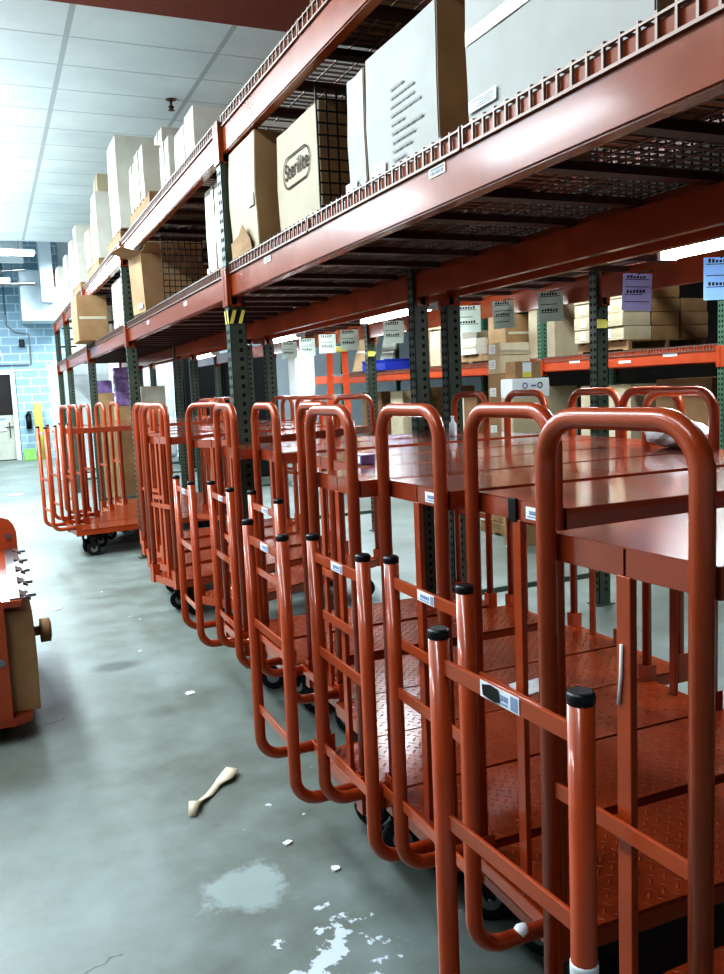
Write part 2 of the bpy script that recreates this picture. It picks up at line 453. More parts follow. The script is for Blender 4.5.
# safety tape on the first upright and label plates on the beams
def beam_label(root, p, w=0.10, h=0.028):
    m = MB(); x, y, z = p
    m.box((x - 0.002, y - w / 2, z - h / 2), (x, y + w / 2, z + h / 2))
    for k in range(9):
        yy = y - w * 0.4 + k * w * 0.095
        m.box((x - 0.003, yy, z - h * 0.28), (x - 0.002, yy + w * (0.05 if k % 3 else 0.075), z + h * 0.05), 1)
    for k in range(14):
        yy = y - w * 0.42 + k * w * 0.06
        m.box((x - 0.003, yy, z + h * 0.14), (x - 0.002, yy + w * (0.02 if k % 2 else 0.035), z + h * 0.4), 1)
    o = m.build('beam_label', [M['paper'], M['ink_soft']], root); o.location = Vector((0, 0, 0)) - root.location
    return o
for y, z in ((2.32, 2.235), (4.02, 2.232), (5.9, 2.22), (7.4, 2.22)):
    beam_label(rack_near, (1.32 - 0.0285, y, z))
for y, z in ((7.0, 1.80), (7.7, 1.76), (8.6, 1.80)):
    beam_label(rack_far, (6.65 - 0.0285, y, z), 0.2, 0.03)
m = MB()
m.box((-0.0495, -0.0425, 0.0), (0.0495, 0.0425, 0.075), 1)
for q in (-0.03, 0.02):
    m.prism([(q - 0.018, -0.0427, 0.0), (q + 0.004, -0.0427, 0.0), (q + 0.028, -0.0427, 0.075), (q + 0.006, -0.0427, 0.075)], (0, -0.0008, 0), 0)
    m.prism([(-0.0497, q - 0.01, 0.0), (-0.0497, q + 0.012, 0.0), (-0.0497, q + 0.03, 0.075), (-0.0497, q + 0.01, 0.075)], (-0.0008, 0, 0), 0)
m.build('hazard_tape', [M['tag'], M['black']], rack_near, Vector((1.32, 4.76, 1.985)) - rack_near.location)
for x, y, z in ((3.87, 4.76, 1.93), (3.87, 8.58, 1.93)):
    m = MB(); m.box((-0.05, -0.045, 0), (0.03, -0.043, 0.06)); m.prism([(-0.06, -0.05, 0.0), (0.02, -0.06, 0.0), (0.05, -0.05, 0.05), (-0.02, -0.045, 0.05)], (0, -0.002, 0))
    m.build('yellow_tag', M['tag'], rack_back, Vector((x, y, z)) - rack_back.location)

# wire decks
def deck_mesh(w, dep, up=True):
    m = MB(); r = 0.0036
    x0, x1 = -0.034, dep + 0.034
    n = int(round(w / 0.052))
    for k in range(n + 1):
        y = -w / 2 + w * k / n
        m.box((x0, y - r, 0.036), (x1, y + r, 0.036 + 2 * r))
        m.box((x0 - r, y - r, -0.018), (x0 + r, y + r, 0.042)); m.box((x1 - r, y - r, -0.018), (x1 + r, y + r, 0.042))
    nx = int(round((x1 - x0) / 0.105))
    for k in range(nx + 1):
        x = x0 + (x1 - x0) * k / nx
        m.box((x - r, -w / 2, 0.030), (x + r, w / 2, 0.036))
    for x in (x0, x1): m.box((x - r, -w / 2, -0.022), (x + r, w / 2, -0.014))
    for k in (-1, 0, 1):
        y = k * w * 0.33
        m.box((0.009, y - 0.03, 0.0), (dep - 0.009, y + 0.03, 0.029), 1)
    return m
ORD = ['first', 'second', 'third']
BAY = ['nearest', 'second', 'third', 'fourth', 'fifth']
dk = deck_mesh(1.19, 1.16).build('wire_deck', [M['wire'], M['chan']]); first = True
def decks(xf, zt, cols, where, bays):
    global first
    for b in bays:
        y0, y1 = cols[b], cols[b + 1]; w = (y1 - y0 - 0.11) / 3
        for k in range(3):
            o = dk if first else dk.copy()
            if not first: COL.objects.link(o)
            first = False
            o.location = (xf, y0 + 0.055 + w * (k + 0.5), zt); o.scale = (1, w / 1.19 * 0.985, 1)
            tag(o, 'zinc wire deck panel, %s in the %s bay of the %s' % (ORD[k], BAY[b], where), 'wire deck', 'wire decks on the racks')
decks(1.32, ZL[1] + 0.003, Y_COLS, 'near rack lower level', range(5))
decks(1.32, ZU[1] + 0.003, Y_COLS, 'near rack upper level', range(4))
decks(2.71, ZL[1] + 0.003, Y_COLS, 'back rack lower level', range(3))
decks(6.65, 1.843, Y3, 'far rack carton level', range(4))

# black wire mesh guards (rear of near rack, and cross dividers between loads)
def guard_mesh(w, h, sp=0.046):
    m = MB(); r = 0.0032
    n = int(w / sp)
    for k in range(n + 1): m.box((w * k / n - r, -r, 0), (w * k / n + r, r, h))
    n = int(h / sp)
    for k in range(n + 1): m.box((0, -r, h * k / n - r), (w, r, h * k / n + r))
    return m
gp = None
for i, (y, x, lab) in enumerate([(3.49, 1.37, 'black wire mesh divider between the oval logo carton and the white cartons'),
                            (7.02, 1.37, 'black wire mesh divider behind the open brown carton'),
                            (10.15, 1.37, 'black wire mesh divider between the tall white carton and overhanging brown carton')]):
    if gp is None: o = gp = guard_mesh(1.08, 0.54).build('mesh_divider', M['mesh'])
    else: o = gp.copy(); COL.objects.link(o)
    o.location = (x, y, 2.3265); tag(o, lab, 'wire mesh', 'mesh dividers on the lower level')
for b in range(4):
    y0, y1 = Y_COLS[b], Y_COLS[b + 1]
    o = guard_mesh(y1 - y0 - 0.14, 0.54).build('mesh_backstop', M['mesh']); o.rotation_euler = (0, 0, PI / 2)
    o.location = (2.54, y0 + 0.07, 2.33)
    tag(o, 'black wire mesh backstop along the rear of the %s bay lower level' % BAY[b], 'wire mesh', 'mesh backstops')

# ------------------------------------------------------------------ carts
W = 0.366; PW = 0.405; L = 1.5; TR = 0.0195; ZP = 0.285; ZS = 1.31; ZT = 1.55; OFF = 0.241
def make_handle(x, parent):
    m = MB(); m.tube(bend([(x, W / 2, ZP - 0.03), (x, W / 2, ZT - TR), (x, -W / 2, ZT - TR), (x, -W / 2, ZP - 0.03)], 0.085, 8), TR, 14)
    o = m.build('handle', M['red'], parent)
    m = MB(); m.box((x - 0.004, -W / 2 + 0.012, 0.795), (x + 0.004, W / 2 - 0.012, 0.827), bev=0.002); m.build('crossbar', M['red'], o)
    for sy in (-1, 1):
        m = MB(); yc = sy * W / 2
        m.prism([(x + a, yc + b, ZP - 0.06) for a, b in ((-0.026, -0.024), (0.03, -0.024), (0.03, -0.0185), (-0.021, -0.0185), (-0.021, 0.0185), (0.03, 0.0185), (0.03, 0.024), (-0.026, 0.024))], (0, 0, 0.13))
        m.build('post_socket', M['red'], o)
    return o
def make_center_bar(x, parent):
    m = MB(); m.box((x - 0.008, -0.017, ZP), (x + 0.008, 0.017, ZS - 0.05), bev=0.002)
    return m.build('center_bar', M['red'], parent)
def make_caster(x, y, parent, a):
    m = MB(); rm = Matrix.Rotation(a, 3, 'Z')
    m.box((x - 0.045, y - 0.04, ZP - 0.066), (x + 0.045, y + 0.04, ZP - 0.058), bev=0.002)
    m.tube([(x, y, ZP - 0.06), (x, y, ZP - 0.085)], 0.028, 14)
    for s in (-1, 1):
        c = rm @ Vector((0.02, s * 0.026, 0))
        pts = [Vector(p) for p in ((-0.03, 0, ZP - 0.082), (0.03, 0, ZP - 0.082), (0.038, 0, 0.075), (0.02, 0, 0.06), (0.004, 0, 0.075))]
        m.prism([rm @ (p + Vector((0.0, s * 0.026, 0))) + Vector((x, y, 0)) for p in pts], rm @ Vector((0, s * 0.004, 0)))
    o = m.build('caster', M['darksteel'], parent)
    m = MB(); c = Vector((x, y, 0.07)) + rm @ Vector((0.022, 0, 0)); ax = rm @ Vector((0, 1, 0))
    m.tube([c - ax * 0.019, c - ax * 0.014, c + ax * 0.014, c + ax * 0.019], [0.062, 0.07, 0.07, 0.062], 22, 0)
    m.tube([c - ax * 0.022, c + ax * 0.022], 0.034, 16, 1)
    m.tube([c - ax * 0.034, c + ax * 0.034], 0.008, 8, 1)
    m.build('wheel', [M['rubber'], M['steel']], o)
    return o
def sticker(parent, x, y, z, w=0.085, h=0.026, blot=False, name='sticker'):
    m = MB(); m.box((x - 0.001, y - w / 2, z - h / 2), (x, y + w / 2, z + h / 2))
    m.box((x - 0.002, y - w * 0.46, z - h * 0.4), (x - 0.001, y - w * 0.30, z + h * 0.4), 1)
    for k in range(5):
        m.box((x - 0.002, y - w * 0.22 + k * w * 0.11, z - h * 0.12), (x - 0.001, y - w * 0.22 + k * w * 0.11 + w * 0.08, z + h * 0.2), 1)
    m.box((x - 0.002, y - w * 0.22, z - h * 0.34), (x - 0.001, y + w * 0.4, z - h * 0.24), 1)
    if blot: m.prism([(x - 0.0025, y + w * a, z + h * b) for a, b in ((0.40, -0.3), (0.42, 0.3), (0.2, 0.5), (0.0, 0.42), (-0.03, -0.3), (0.1, -0.42))], (-0.0008, 0, 0), 2)
    return m.build(name, [M['paper'], M['blue_ink'], M['black']], parent)
def make_guard(parent, zt=1.168):
    """the low rail frame hung in front of the platform: two J tubes with caps, three crossbars and a tie bar"""
    g = None
    for sy in (1, -1):
        m = MB(); y = sy * 0.188
        m.tube(bend([(-OFF, y, zt - 0.01), (-OFF, y, 0.315), (-0.03, y, 0.315)], 0.075, 8), TR, 14)
        o = m.build('guard_post', M['red'], parent)
        m = MB(); m.tube([(-OFF, y, zt - 0.018), (-OFF, y, zt - 0.012), (-OFF, y, zt - 0.004), (-OFF, y, zt)], [TR + 0.0003, TR + 0.001, TR + 0.001, TR - 0.004], 16)
        m.build('end_cap', M['black'], o)
    bars = []
    for z in (zt - 0.068, 0.81, 0.50):
        m = MB(); m.box((-OFF - 0.004, -0.172, z - 0.015), (-OFF + 0.004, 0.172, z + 0.015), bev=0.002)
        bars.append(m.build('guard_crossbar', M['red'], parent))
    m = MB(); m.box((-0.05, -0.20, 0.295), (-0.044, 0.20, 0.335), bev=0.002); m.box((-0.05, -0.20, 0.295), (-0.015, 0.20, 0.301))
    m.build('tie_bar', M['red'], parent)
    return bars
def make_cart(guard=True, front=True, zt=1.168):
    r = thing('stock_cart', 'x', 'cart')
    m = MB()
    m.box((-0.015, -PW / 2, ZP - 0.012), (L + 0.015, PW / 2, ZP))
    o = m.build('platform', M['plate'], r)
    m = MB()
    m.box((-0.016, -PW / 2 + 0.001, ZP - 0.058), (-0.004, PW / 2 - 0.001, ZP - 0.003), bev=0.002); m.box((L + 0.004, -PW / 2 + 0.001, ZP - 0.058), (L + 0.016, PW / 2 - 0.001, ZP - 0.003))
    for s in (-1, 1):
        m.box((-0.012, s * (PW / 2 - 0.006) - 0.005, ZP - 0.058), (L + 0.012, s * (PW / 2 - 0.006) + 0.005, ZP - 0.003))
    m.box((0.06, -PW / 2 + 0.02, ZP - 0.058), (0.18, PW / 2 - 0.02, ZP - 0.05)); m.box((L - 0.18, -PW / 2 + 0.02, ZP - 0.058), (L - 0.06, PW / 2 - 0.02, ZP - 0.05))
    m.build('platform_frame', M['red'], r)
    if front: make_handle(0.0, r)
    make_handle(L, r)
    m = MB(); sw = PW - 0.012; xa, xb = 0.021, L - 0.021
    m.box((xa, -sw / 2, ZS - 0.003), (xb, sw / 2, ZS))
    for q in (-1, 1): m.box((xa, q * sw / 2 - 0.003, ZS - 0.052), (xb, q * sw / 2 + 0.003, ZS - 0.001))
    for x in (xa, xb - 0.004):
        m.box((x, -sw / 2, ZS - 0.052), (x + 0.004, -0.002, ZS - 0.001)); m.box((x, 0.004, ZS - 0.052), (x + 0.004, sw / 2, ZS - 0.001))
    o = m.build('shelf', M['shelf'], r)
    m = MB(); m.box((xa + 0.005, -0.03, ZS - 0.05), (xa + 0.012, 0.03, ZS - 0.004), bev=0.002); m.build('shelf_bracket', M['darksteel'], o)
    make_center_bar(0.024, r); make_center_bar(L - 0.024, r)
    if guard:
        bars = make_guard(r, zt)
        sticker(bars[0], -OFF - 0.0045, -0.01, zt - 0.068)
    for x in (0.13, L - 0.13):
        for y in (-0.125, 0.125): make_caster(x, y, r, random.uniform(-1.4, 1.4))
    return r
full = make_cart(True, True); bare = make_cart(False, True); nofront = make_cart(False, False); tall = make_cart(True, True, 1.345)
used = set()
GC = 'red stock carts parked in a row'
CARTS = [
 (full, 0.952, 1.133, 3.0, 'nearest red stock cart, its guard rail cut off by the bottom edge of the photo'),
 (full, 1.151, 1.754, -0.5, 'second nearest red stock cart, blue sticker and black clip on its shelf edge'),
 (full, 1.102, 2.198, 0.0, 'third nearest red stock cart, tall handle left of the second cart'),
 (full, 1.020, 2.618, 0.0, 'fourth nearest red stock cart, handle overlapping the handle just behind it'),
 (nofront, 1.25, 3.032, 0.0, 'red stock cart without a near handle carrying the small purple box on its shelf'),
 (full, 1.277, 3.447, 0.3, 'fifth tall handled red stock cart, handle just behind the fourth one'),
 (full, 1.224, 3.993, -0.5, 'red stock cart with guard rail, second before the first green rack upright'),
 (full, 1.140, 4.439, 0.0, 'red stock cart with guard rail standing right against the first green rack upright'),
 (bare, 1.26, 5.34, 29.0, 'red stock cart turned askew just past the first green rack upright'),
 (bare, 1.08, 6.18, 15.0, 'red stock cart without guard rail, first of the upright group between the two uprights'),
 (bare, 1.15, 6.75, 15.0, 'red stock cart without guard rail, second of the group between the two uprights'),
 (bare, 1.20, 7.32, 15.0, 'red stock cart without guard rail, third of the group between the two uprights'),
 (bare, 1.27, 7.90, 14.0, 'red stock cart without guard rail just before the second green rack upright'),
 (tall, 0.70, 9.13, 8.0, 'nearest cart of the far red cluster, high guard rail out in the aisle'),
 (tall, 0.82, 9.60, 8.0, 'second red cart of the far cluster past the second upright'),
 (tall, 0.98, 10.06, 8.0, 'third red cart of the far cluster past the second upright'),
 (bare, 1.20, 10.52, 8.0, 'fourth red cart of the far cluster, no guard rail'),
 (bare, 1.42, 10.98, 8.0, 'hindmost red cart of the far cluster, no guard rail'),
]
cart_objs = []
for proto, x, y, deg, lab in CARTS:
    if id(proto) in used: o = copy_tree(proto)
    else: o = proto; used.add(id(proto))
    o.location = (x, y, 0); o.rotation_euler = (0, 0, math.radians(deg))
    tag(o, lab, 'cart', GC); cart_objs.append(o)
def sub(o, base):
    return [c for c in o.children if c.name.split('.')[0] == base]
# stickers on shelf lips, tape marks
for idx, y in ((1, -0.075), (2, -0.09), (0, None)):
    if y is None: continue
    sh = sub(cart_objs[idx], 'shelf')[0]; sticker(sh, 0.0208, y, ZS - 0.028, 0.075, 0.03, name='shelf_sticker')
m = MB(); m.box((0.012, -0.004, ZS - 0.056), (0.0208, 0.03, ZS + 0.003), bev=0.002); m.build('shelf_clip', M['black'], sub(cart_objs[1], 'shelf')[0])
for idx in (3, 1):
    m = MB(); m.box((0.0195, -0.150, ZS - 0.032), (0.0208, -0.138, ZS - 0.02)); m.build('price_dot', M['paper'], sub(cart_objs[idx], 'shelf')[0])
# white streak of tape on the nearest cart's centre bar, wrap on its guard posts, tape smear on the second cart
cb = sub(cart_objs[0], 'center_bar')[0]
m = MB(); m.tube([(0.0135, 0.002, 1.14), (0.0135, 0.004, 1.08), (0.0135, 0.010, 1.03)], 0.0032, 6); m.build('tape_strip', M['white'], cb)
gp_ = sub(cart_objs[0], 'guard_post')
m = MB(); m.tube([(-OFF, -0.188, 0.72), (-OFF, -0.188, 0.757), (-OFF, -0.188, 0.762)], [TR + 0.0016, TR + 0.0016, TR + 0.0008], 14); m.build('tape_wrap', M['white'], gp_[1])
gp_ = sub(cart_objs[1], 'guard_post')
m = MB(); m.tube([(-0.135, -0.186, 0.322), (-0.122, -0.190, 0.326), (-0.108, -0.186, 0.323), (-0.098, -0.188, 0.319)], [TR * 0.5, TR * 0.92, TR * 0.9, TR * 0.4], 9); m.build('tape_scrap', M['white'], gp_[1])
st = [c for c in sub(cart_objs[0], 'guard_crossbar')[0].children if c.name.startswith('sticker')]
for s_ in st: bpy.data.objects.remove(s_)
sticker(sub(cart_objs[0], 'guard_crossbar')[0], -OFF - 0.0045, 0.0, 1.10, 0.105, 0.028, True)

# ------------------------------------------------------------------ cartons
def carton(label, xf, y0, y1, z0, h, depth, mat='kraft', rz=0.0, group=None, tape='v', lab=None, prints=0, tilt=0.0, flaps=False, sag=0.004, cat='box', seam=True, tilty=0.0, front=None):
    """carton whose printed face looks to -x (towards the aisle); parts: tape, shipping label"""
    w = y1 - y0
    r = thing('carton', label, cat, (xf + depth / 2, (y0 + y1) / 2, z0), rz, group)
    r.rotation_euler = (tilt, tilty, rz)
    m = MB(); g = 0.0
    if not flaps:
        vs = m.box((-depth / 2, -w / 2, 0), (depth / 2, w / 2, h))
        bmesh.ops.subdivide_edges(m.bm, edges=m.bm.edges[:], cuts=3, use_grid_fill=True)
        for v in m.bm.verts:
            k = (1 - min(1, abs(v.co.z - h / 2) / (h / 2)))
            v.co.x += (v.co.x / (depth / 2)) * k * sag * 1.5 + random.uniform(-1, 1) * sag * 0.35
            if v.co.z > h * 0.95: v.co.z += random.uniform(-1, 1) * sag
            v.co.y += (v.co.y / (w / 2)) * k * sag
        es = [e for e in m.bm.edges if len(e.link_faces) == 2 and e.calc_face_angle(0) > 1.2]
        bmesh.ops.bevel(m.bm, geom=es, offset=0.004, segments=2, affect='EDGES')
        for f in m.bm.faces:
            f.smooth = False; f.normal_update()
            if front and f.calc_center_median().x < -depth / 2 - 0.0002 and f.normal.x < -0.8: f.material_index = 2  # aisle-facing side painted lighter than the shaded kraft sides
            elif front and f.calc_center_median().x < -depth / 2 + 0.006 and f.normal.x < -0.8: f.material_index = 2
    else:
        t = 0.005
        m.box((-depth / 2, -w / 2, 0), (-depth / 2 + t, w / 2, h)); m.box((depth / 2 - t, -w / 2, 0), (depth / 2, w / 2, h))
        m.box((-depth / 2, -w / 2, 0), (depth / 2, -w / 2 + t, h)); m.box((-depth / 2, w / 2 - t, 0), (depth / 2, w / 2, h))
        m.box((-depth / 2, -w / 2, 0), (depth / 2, w / 2, t))
    xs = -depth / 2 - sag * 1.9 - 0.001
    if seam and not flaps:
        m.box((-depth / 2, -w / 2 - 0.001 - sag * 1.2, h * 0.497), (depth / 2, -w / 2, h * 0.503), 1) if tape == 'h' else None
    if prints:
        zc = h * 0.62
        for k in range(prints):
            yy = w * 0.10; end = yy - w * random.uniform(0.16, 0.46)
            while yy > end:
                q = w * random.uniform(0.02, 0.06); m.box((xs - 0.0006, yy - q, zc - k * h * 0.062), (xs, yy, zc - k * h * 0.062 + h * 0.017), 1); yy -= q + w * 0.012
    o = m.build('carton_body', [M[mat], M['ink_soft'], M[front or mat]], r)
    if flaps:
        for (a, b, dx, dz) in (((-depth / 2, -w / 2, h), (-depth / 2, w / 2, h), -0.16, 0.05), ((depth / 2, -w / 2, h), (depth / 2, w / 2, h), 0.10, 0.14)):
            m = MB(); m.prism([a, b, (b[0] + dx, b[1] * 0.97, b[2] + dz), (a[0] + dx, a[1] * 0.97, a[2] + dz)], (0, 0, 0.005)); m.build('flap', M[mat], r)
        m = MB(); m.prism([(-depth / 2, -w / 2, h), (depth / 2, -w / 2, h), (depth * 0.46, -w / 2 - 0.12, h + 0.06), (-depth * 0.46, -w / 2 - 0.12, h + 0.06)], (0, 0, 0.005)); m.build('flap', M[mat], r)
    if tape == 'v':
        m = MB(); m.box((xs - 0.0012, -0.026, h * 0.02), (xs - 0.0004, 0.026, h * 0.995)); m.build('packing_tape', M['tape'], r)
    elif tape == 'h':
        m = MB(); m.box((xs - 0.0012, -w / 2 + 0.005, h * 0.5 - 0.02), (xs - 0.0004, w / 2 - 0.005, h * 0.5 + 0.02)); m.build('packing_tape', M['tape'], r)
    elif tape == 's':     # tape on the side towards the viewer
        m = MB(); m.box((-depth * 0.45, -w / 2 - sag * 1.5 - 0.002, h * 0.5 - 0.018), (depth * 0.45, -w / 2 - sag * 1.5 - 0.001, h * 0.5 + 0.018)); m.build('packing_tape', M['tape'], r)
    if lab:
        ly, lz, lw, lh = lab
        m = MB(); m.box((xs - 0.0016, ly - lw / 2, lz - lh / 2), (xs - 0.0005, ly + lw / 2, lz + lh / 2))
        for k in range(4): m.box((xs - 0.0024, ly - lw * 0.4, lz - lh * 0.32 + k * lh * 0.18), (xs - 0.0016, ly + lw * random.uniform(0.05, 0.4), lz - lh * 0.32 + k * lh * 0.18 + lh * 0.06), 1)
        m.build('shipping_label', [M['paper'], M['ink_soft']], r)
    return r
Z1 = ZL[1] + 0.0475
G1 = 'cartons on the lower level of the near rack'
carton('biggest white carton at the right on the near rack, cut off by the top', 1.38, 1.50, 2.28, Z1 + 0.012, 0.53, 0.62, 'kraft', group=G1, tape='h', lab=(0.30, 0.07, 0.15, 0.035), sag=0.003, front='kraft_lit_pale')
carton('white carton with lines of grey print, left of the biggest white carton', 1.38, 2.46, 3.00, Z1, 0.475, 0.60, 'kraft', group=G1, tape=None, lab=(0.16, 0.06, 0.10, 0.035), prints=9, front='kraft_lit_pale')
carton('narrow white carton pressed against the left of the carton with grey print lines', 1.375, 3.01, 3.17, Z1, 0.455, 0.60, 'kraft', group=G1, tape=None, lab=(0.05, 0.05, 0.11, 0.04), front='kraft_lit_pale')
b3 = carton('tan carton bearing a brown oval brand logo, beside the wire mesh divider', 1.39, 3.52, 4.09, Z1, 0.50, 0.66, 'kraft', group=G1, tape=None, front='kraft_lit_tan')
# oval logo with lettering
m = MB(); xs = -0.33 - 0.0095
def oval(hw, hh, n=10):
    p = []
    for k in range(n + 1): a = -PI / 2 + PI * k / n; p.append((hw - hh + math.cos(a) * hh, math.sin(a) * hh))
    for k in range(n + 1): a = PI / 2 + PI * k / n; p.append((-hw + hh + math.cos(a) * hh, math.sin(a) * hh))
    return p
oc, ic = oval(0.185, 0.072), oval(0.177, 0.064); n = len(oc); cz = 0.29
vo = [m.bm.verts.new((xs, -p, cz + q)) for p, q in oc]; vi = [m.bm.verts.new((xs, -p, cz + q)) for p, q in ic]
for k in range(n): m.bm.faces.new((vo[k], vo[(k + 1) % n], vi[(k + 1) % n], vi[k]))
text_bm(m, 'Sterilite', 0.104, (xs, 0, cz + 0.004), (0, -1, 0), (0, 0, 1), 0, 0.0, 0.0012)
m.build('printed_logo', M['ink_brown'], b3, normals=False)
b4 = carton('tan carton with torn brown lower corner, just right of the first green upright', 1.312, 4.20, 4.685, Z1, 0.57, 0.55, 'kraft', group=G1, tape=None, lab=(-0.18, 0.24, 0.10, 0.06), sag=0.008, front='kraft_lit_tan')
m = MB(); m.prism([(-0.288, 0.22, 0.0), (-0.288, -0.16, 0.0), (-0.30, -0.17, 0.05), (-0.305, -0.06, 0.14), (-0.30, 0.04, 0.10), (-0.294, 0.21, 0.085)], (-0.003, 0, 0)); m.build('torn_flap', M['kraft'], b4)
carton('narrow white carton with a taped seam, just left of the first green upright', 1.385, 5.12, 5.56, Z1, 0.56, 0.62, 'kraft_white', group=G1, tape='v', lab=(0.2, 0.05, 0.06, 0.06))
carton('open brown carton hanging crooked over the beam with its top flaps up', 1.30, 7.66, 8.08, Z1 + 0.02, 0.50, 0.55, 'kraft', 0.10, group=G1, tape=None, flaps=True, tilty=-0.03, lab=(-0.08, 0.06, 0.15, 0.04))
carton('tall white carton with a taped seam just left of the second green upright', 1.385, 9.3, 10.1, Z1, 0.55, 0.6, 'kraft_white', group=G1, tape='v')
carton('brown carton jutting out over the beam near the far end of the rack', 1.10, 11.2, 11.95, Z1, 0.56, 0.36, 'kraft', group=G1, tape='s')
carton('white carton left of the jutting brown carton near the rack end', 1.385, 12.5, 13.3, Z1, 0.56, 0.6, 'kraft_white', group=G1, tape='v')
carton('white carton at the last bay of the near rack lower level', 1.385, 13.6, 14.6, Z1, 0.6, 0.6, 'kraft_white', group=G1, tape='v')

# upper level: pallets and cartons
def pallet(label, x, y, z, rz=0.0, w=1.0, d=1.1, group='wooden pallets'):
    m = MB()
    for k in range(7): m.box((-d / 2, -w / 2 + k * (w - 0.09) / 6, 0.10), (d / 2, -w / 2 + 0.09 + k * (w - 0.09) / 6, 0.12), bev=0.003)
    for s in (-0.5, 0, 0.5):
        xx = s * (d - 0.05)
        m.box((xx - 0.025, -w / 2, 0.018), (xx + 0.025, w / 2, 0.10))
    for k in (0, 3, 6): m.box((-d / 2, -w / 2 + k * (w - 0.09) / 6, 0.0), (d / 2, -w / 2 + 0.09 + k * (w - 0.09) / 6, 0.018))
    o = m.build('pallet', M['wood']); o.location = (x, y, z); o.rotation_euler = (0, 0, rz)
    return tag(o, label, 'pallet', group)
ZU1 = ZU[1] + 0.0475
G2 = 'cartons on the upper level of the near rack'
pallet('wooden pallet on the upper rack level under the white carton printed with vertical lines', 1.86, 7.55, ZU1)
pallet('wooden pallet on the upper rack level, second from the open brown carton', 1.86, 9.16, ZU1, w=0.96)
pallet('wooden pallet on the upper rack level near the far rack end', 1.86, 11.05, ZU1, w=1.2)
pallet('wooden pallet on the upper rack level at the farthest loaded bay', 1.86, 13.2, ZU1, w=1.2)
PZ = ZU1 + 0.121
c = carton('wide white carton with vertical lines of print facing the viewer, on the upper level', 1.32, 7.28, 7.70, PZ, 0.42, 0.85, 'kraft_white', group=G2, tape='v')
m = MB()
for k in range(7):
    x = -0.12 + k * 0.062 + (0.03 if k > 3 else 0)
    m.box((x, -0.2285, 0.06), (x + 0.014, -0.2275, 0.06 + random.uniform(0.18, 0.28)))
m.build('printed_lines', M['ink_brown'], c)
carton('white carton on the upper level just left of the vertically printed one', 1.33, 7.74, 8.05, PZ, 0.40, 0.6, 'kraft_white', group=G2, tape='v')
c = carton('tallest white carton standing upright on the upper level', 1.31, 8.62, 9.2, PZ, 0.86, 0.62, 'kraft_white', group=G2, tape=None)
m = MB()
for k in range(4):
    m.box((-0.05, -0.300, 0.62 - k * 0.07), (0.10 + 0.12 * (k % 2), -0.299, 0.64 - k * 0.07))
m.build('printed_lines', M['ink_brown'], c)
carton('small white carton perched on top of the vertically printed upper carton', 1.50, 7.34, 7.66, PZ + 0.425, 0.16, 0.45, 'kraft_white', group=G2, tape='v')
carton('first white upper level carton standing directly on the deck past the first upright', 1.33, 5.50, 5.76, ZU1, 0.30, 0.75, 'kraft_white', group=G2, tape=None, prints=3)
carton('white upper level carton standing directly on the deck, second past the first upright', 1.33, 5.79, 6.10, ZU1, 0.27, 0.7, 'kraft_white', group=G2, tape=None)
carton('white upper level carton with dark print edge, third past the first upright', 1.36, 6.44, 6.78, ZU1, 0.38, 0.6, 'kraft_white', group=G2, tape='v')
for i, (y0, y1, zb, h, mt, xx) in enumerate([(10.45, 10.9, 0, 0.75, 'kraft_white', 1.32), (10.93, 11.2, 0, 0.62, 'kraft_pale', 1.34), (11.23, 11.58, 0, 0.45, 'kraft_white', 1.30), (10.6, 10.95, 0.76, 0.22, 'kraft_pale', 1.38),
                                       (12.65, 13.0, 0, 0.50, 'kraft_white', 1.31), (13.03, 13.4, 0, 0.85, 'kraft_white', 1.34), (13.43, 13.78, 0, 0.7, 'kraft_white', 1.3)]):
    carton('white carton in far upper stack, %s' % ['nearest tall one on third pallet', 'pale narrow one on third pallet', 'low one at the left end of the third pallet', 'small one on top of the third pallet stack',
            'lowest one on the last pallet', 'tall one in the middle of the last pallet', 'left one on the last pallet'][i], xx, y0, y1, PZ + zb, h, 0.6, mt, group=G2, tape='v')
for i, (y0, y1, h) in enumerate([(14.6, 15.1, 0.8), (15.7, 16.2, 0.6), (16.25, 16.8, 0.85)]):
    carton('white carton at the far end of the upper level, %s from the wall' % ['third', 'second', 'first'][i], 1.32, y0, y1, ZU1, h, 0.6, 'kraft_white', group=G2, tape='v')
decks(1.32, ZU[1] + 0.003, Y_COLS, 'near rack upper level', [4])
carton('dark carton high on the upper rack level, cut off by the photo top', 1.42, 3.35, 3.62, ZU1, 0.30, 0.4, 'kraft_dark', group=G2, tape=None)

# ------------------------------------------------------------------ things behind: far rack load
G3 = 'cartons stacked on the far rack'
COLS = ['front', 'second', 'rear']
for layer in range(4):
    for iy in range(2):
        for ix in range(3):
            if layer == 3 and ix == 2: continue
            y0 = 7.72 + iy * 0.44; x = 6.62 + ix * 0.43 + random.uniform(-.01, .01)
            carton('flat brown carton, %s layer, %s column, %s side of the far rack stack' % (['bottom', 'second', 'third', 'top'][layer], COLS[ix], ['near', 'far'][iy]),
                   x, y0, y0 + 0.43, 2.013 + layer * 0.155, 0.152, 0.40, 'kraft' if ix else 'kraft_pale', group=G3, tape=None, sag=0.002, lab=(0.05, 0.08, 0.10, 0.1) if ix == 0 else None)
            if layer in (1, 2) and iy == 0 and ix > 0:
                pass
pallet('wooden pallet under the flat carton stack on the far rack', 7.25, 8.15, 1.891, w=0.9, d=1.15)
carton('tall white carton at the right edge on the far rack', 6.62, 5.55, 6.22, 1.891, 0.66, 0.6, 'kraft_white', group=G3, tape='v')
carton('tall white carton standing behind the far rack stack', 7.0, 9.5, 10.1, 1.891, 0.72, 0.5, 'kraft_pale', group=G3, tape='v')
carton('big brown carton on the far rack left of the paper signs', 6.75, 10.3, 10.75, 2.013, 0.52, 0.8, 'kraft', group=G3, tape='s')
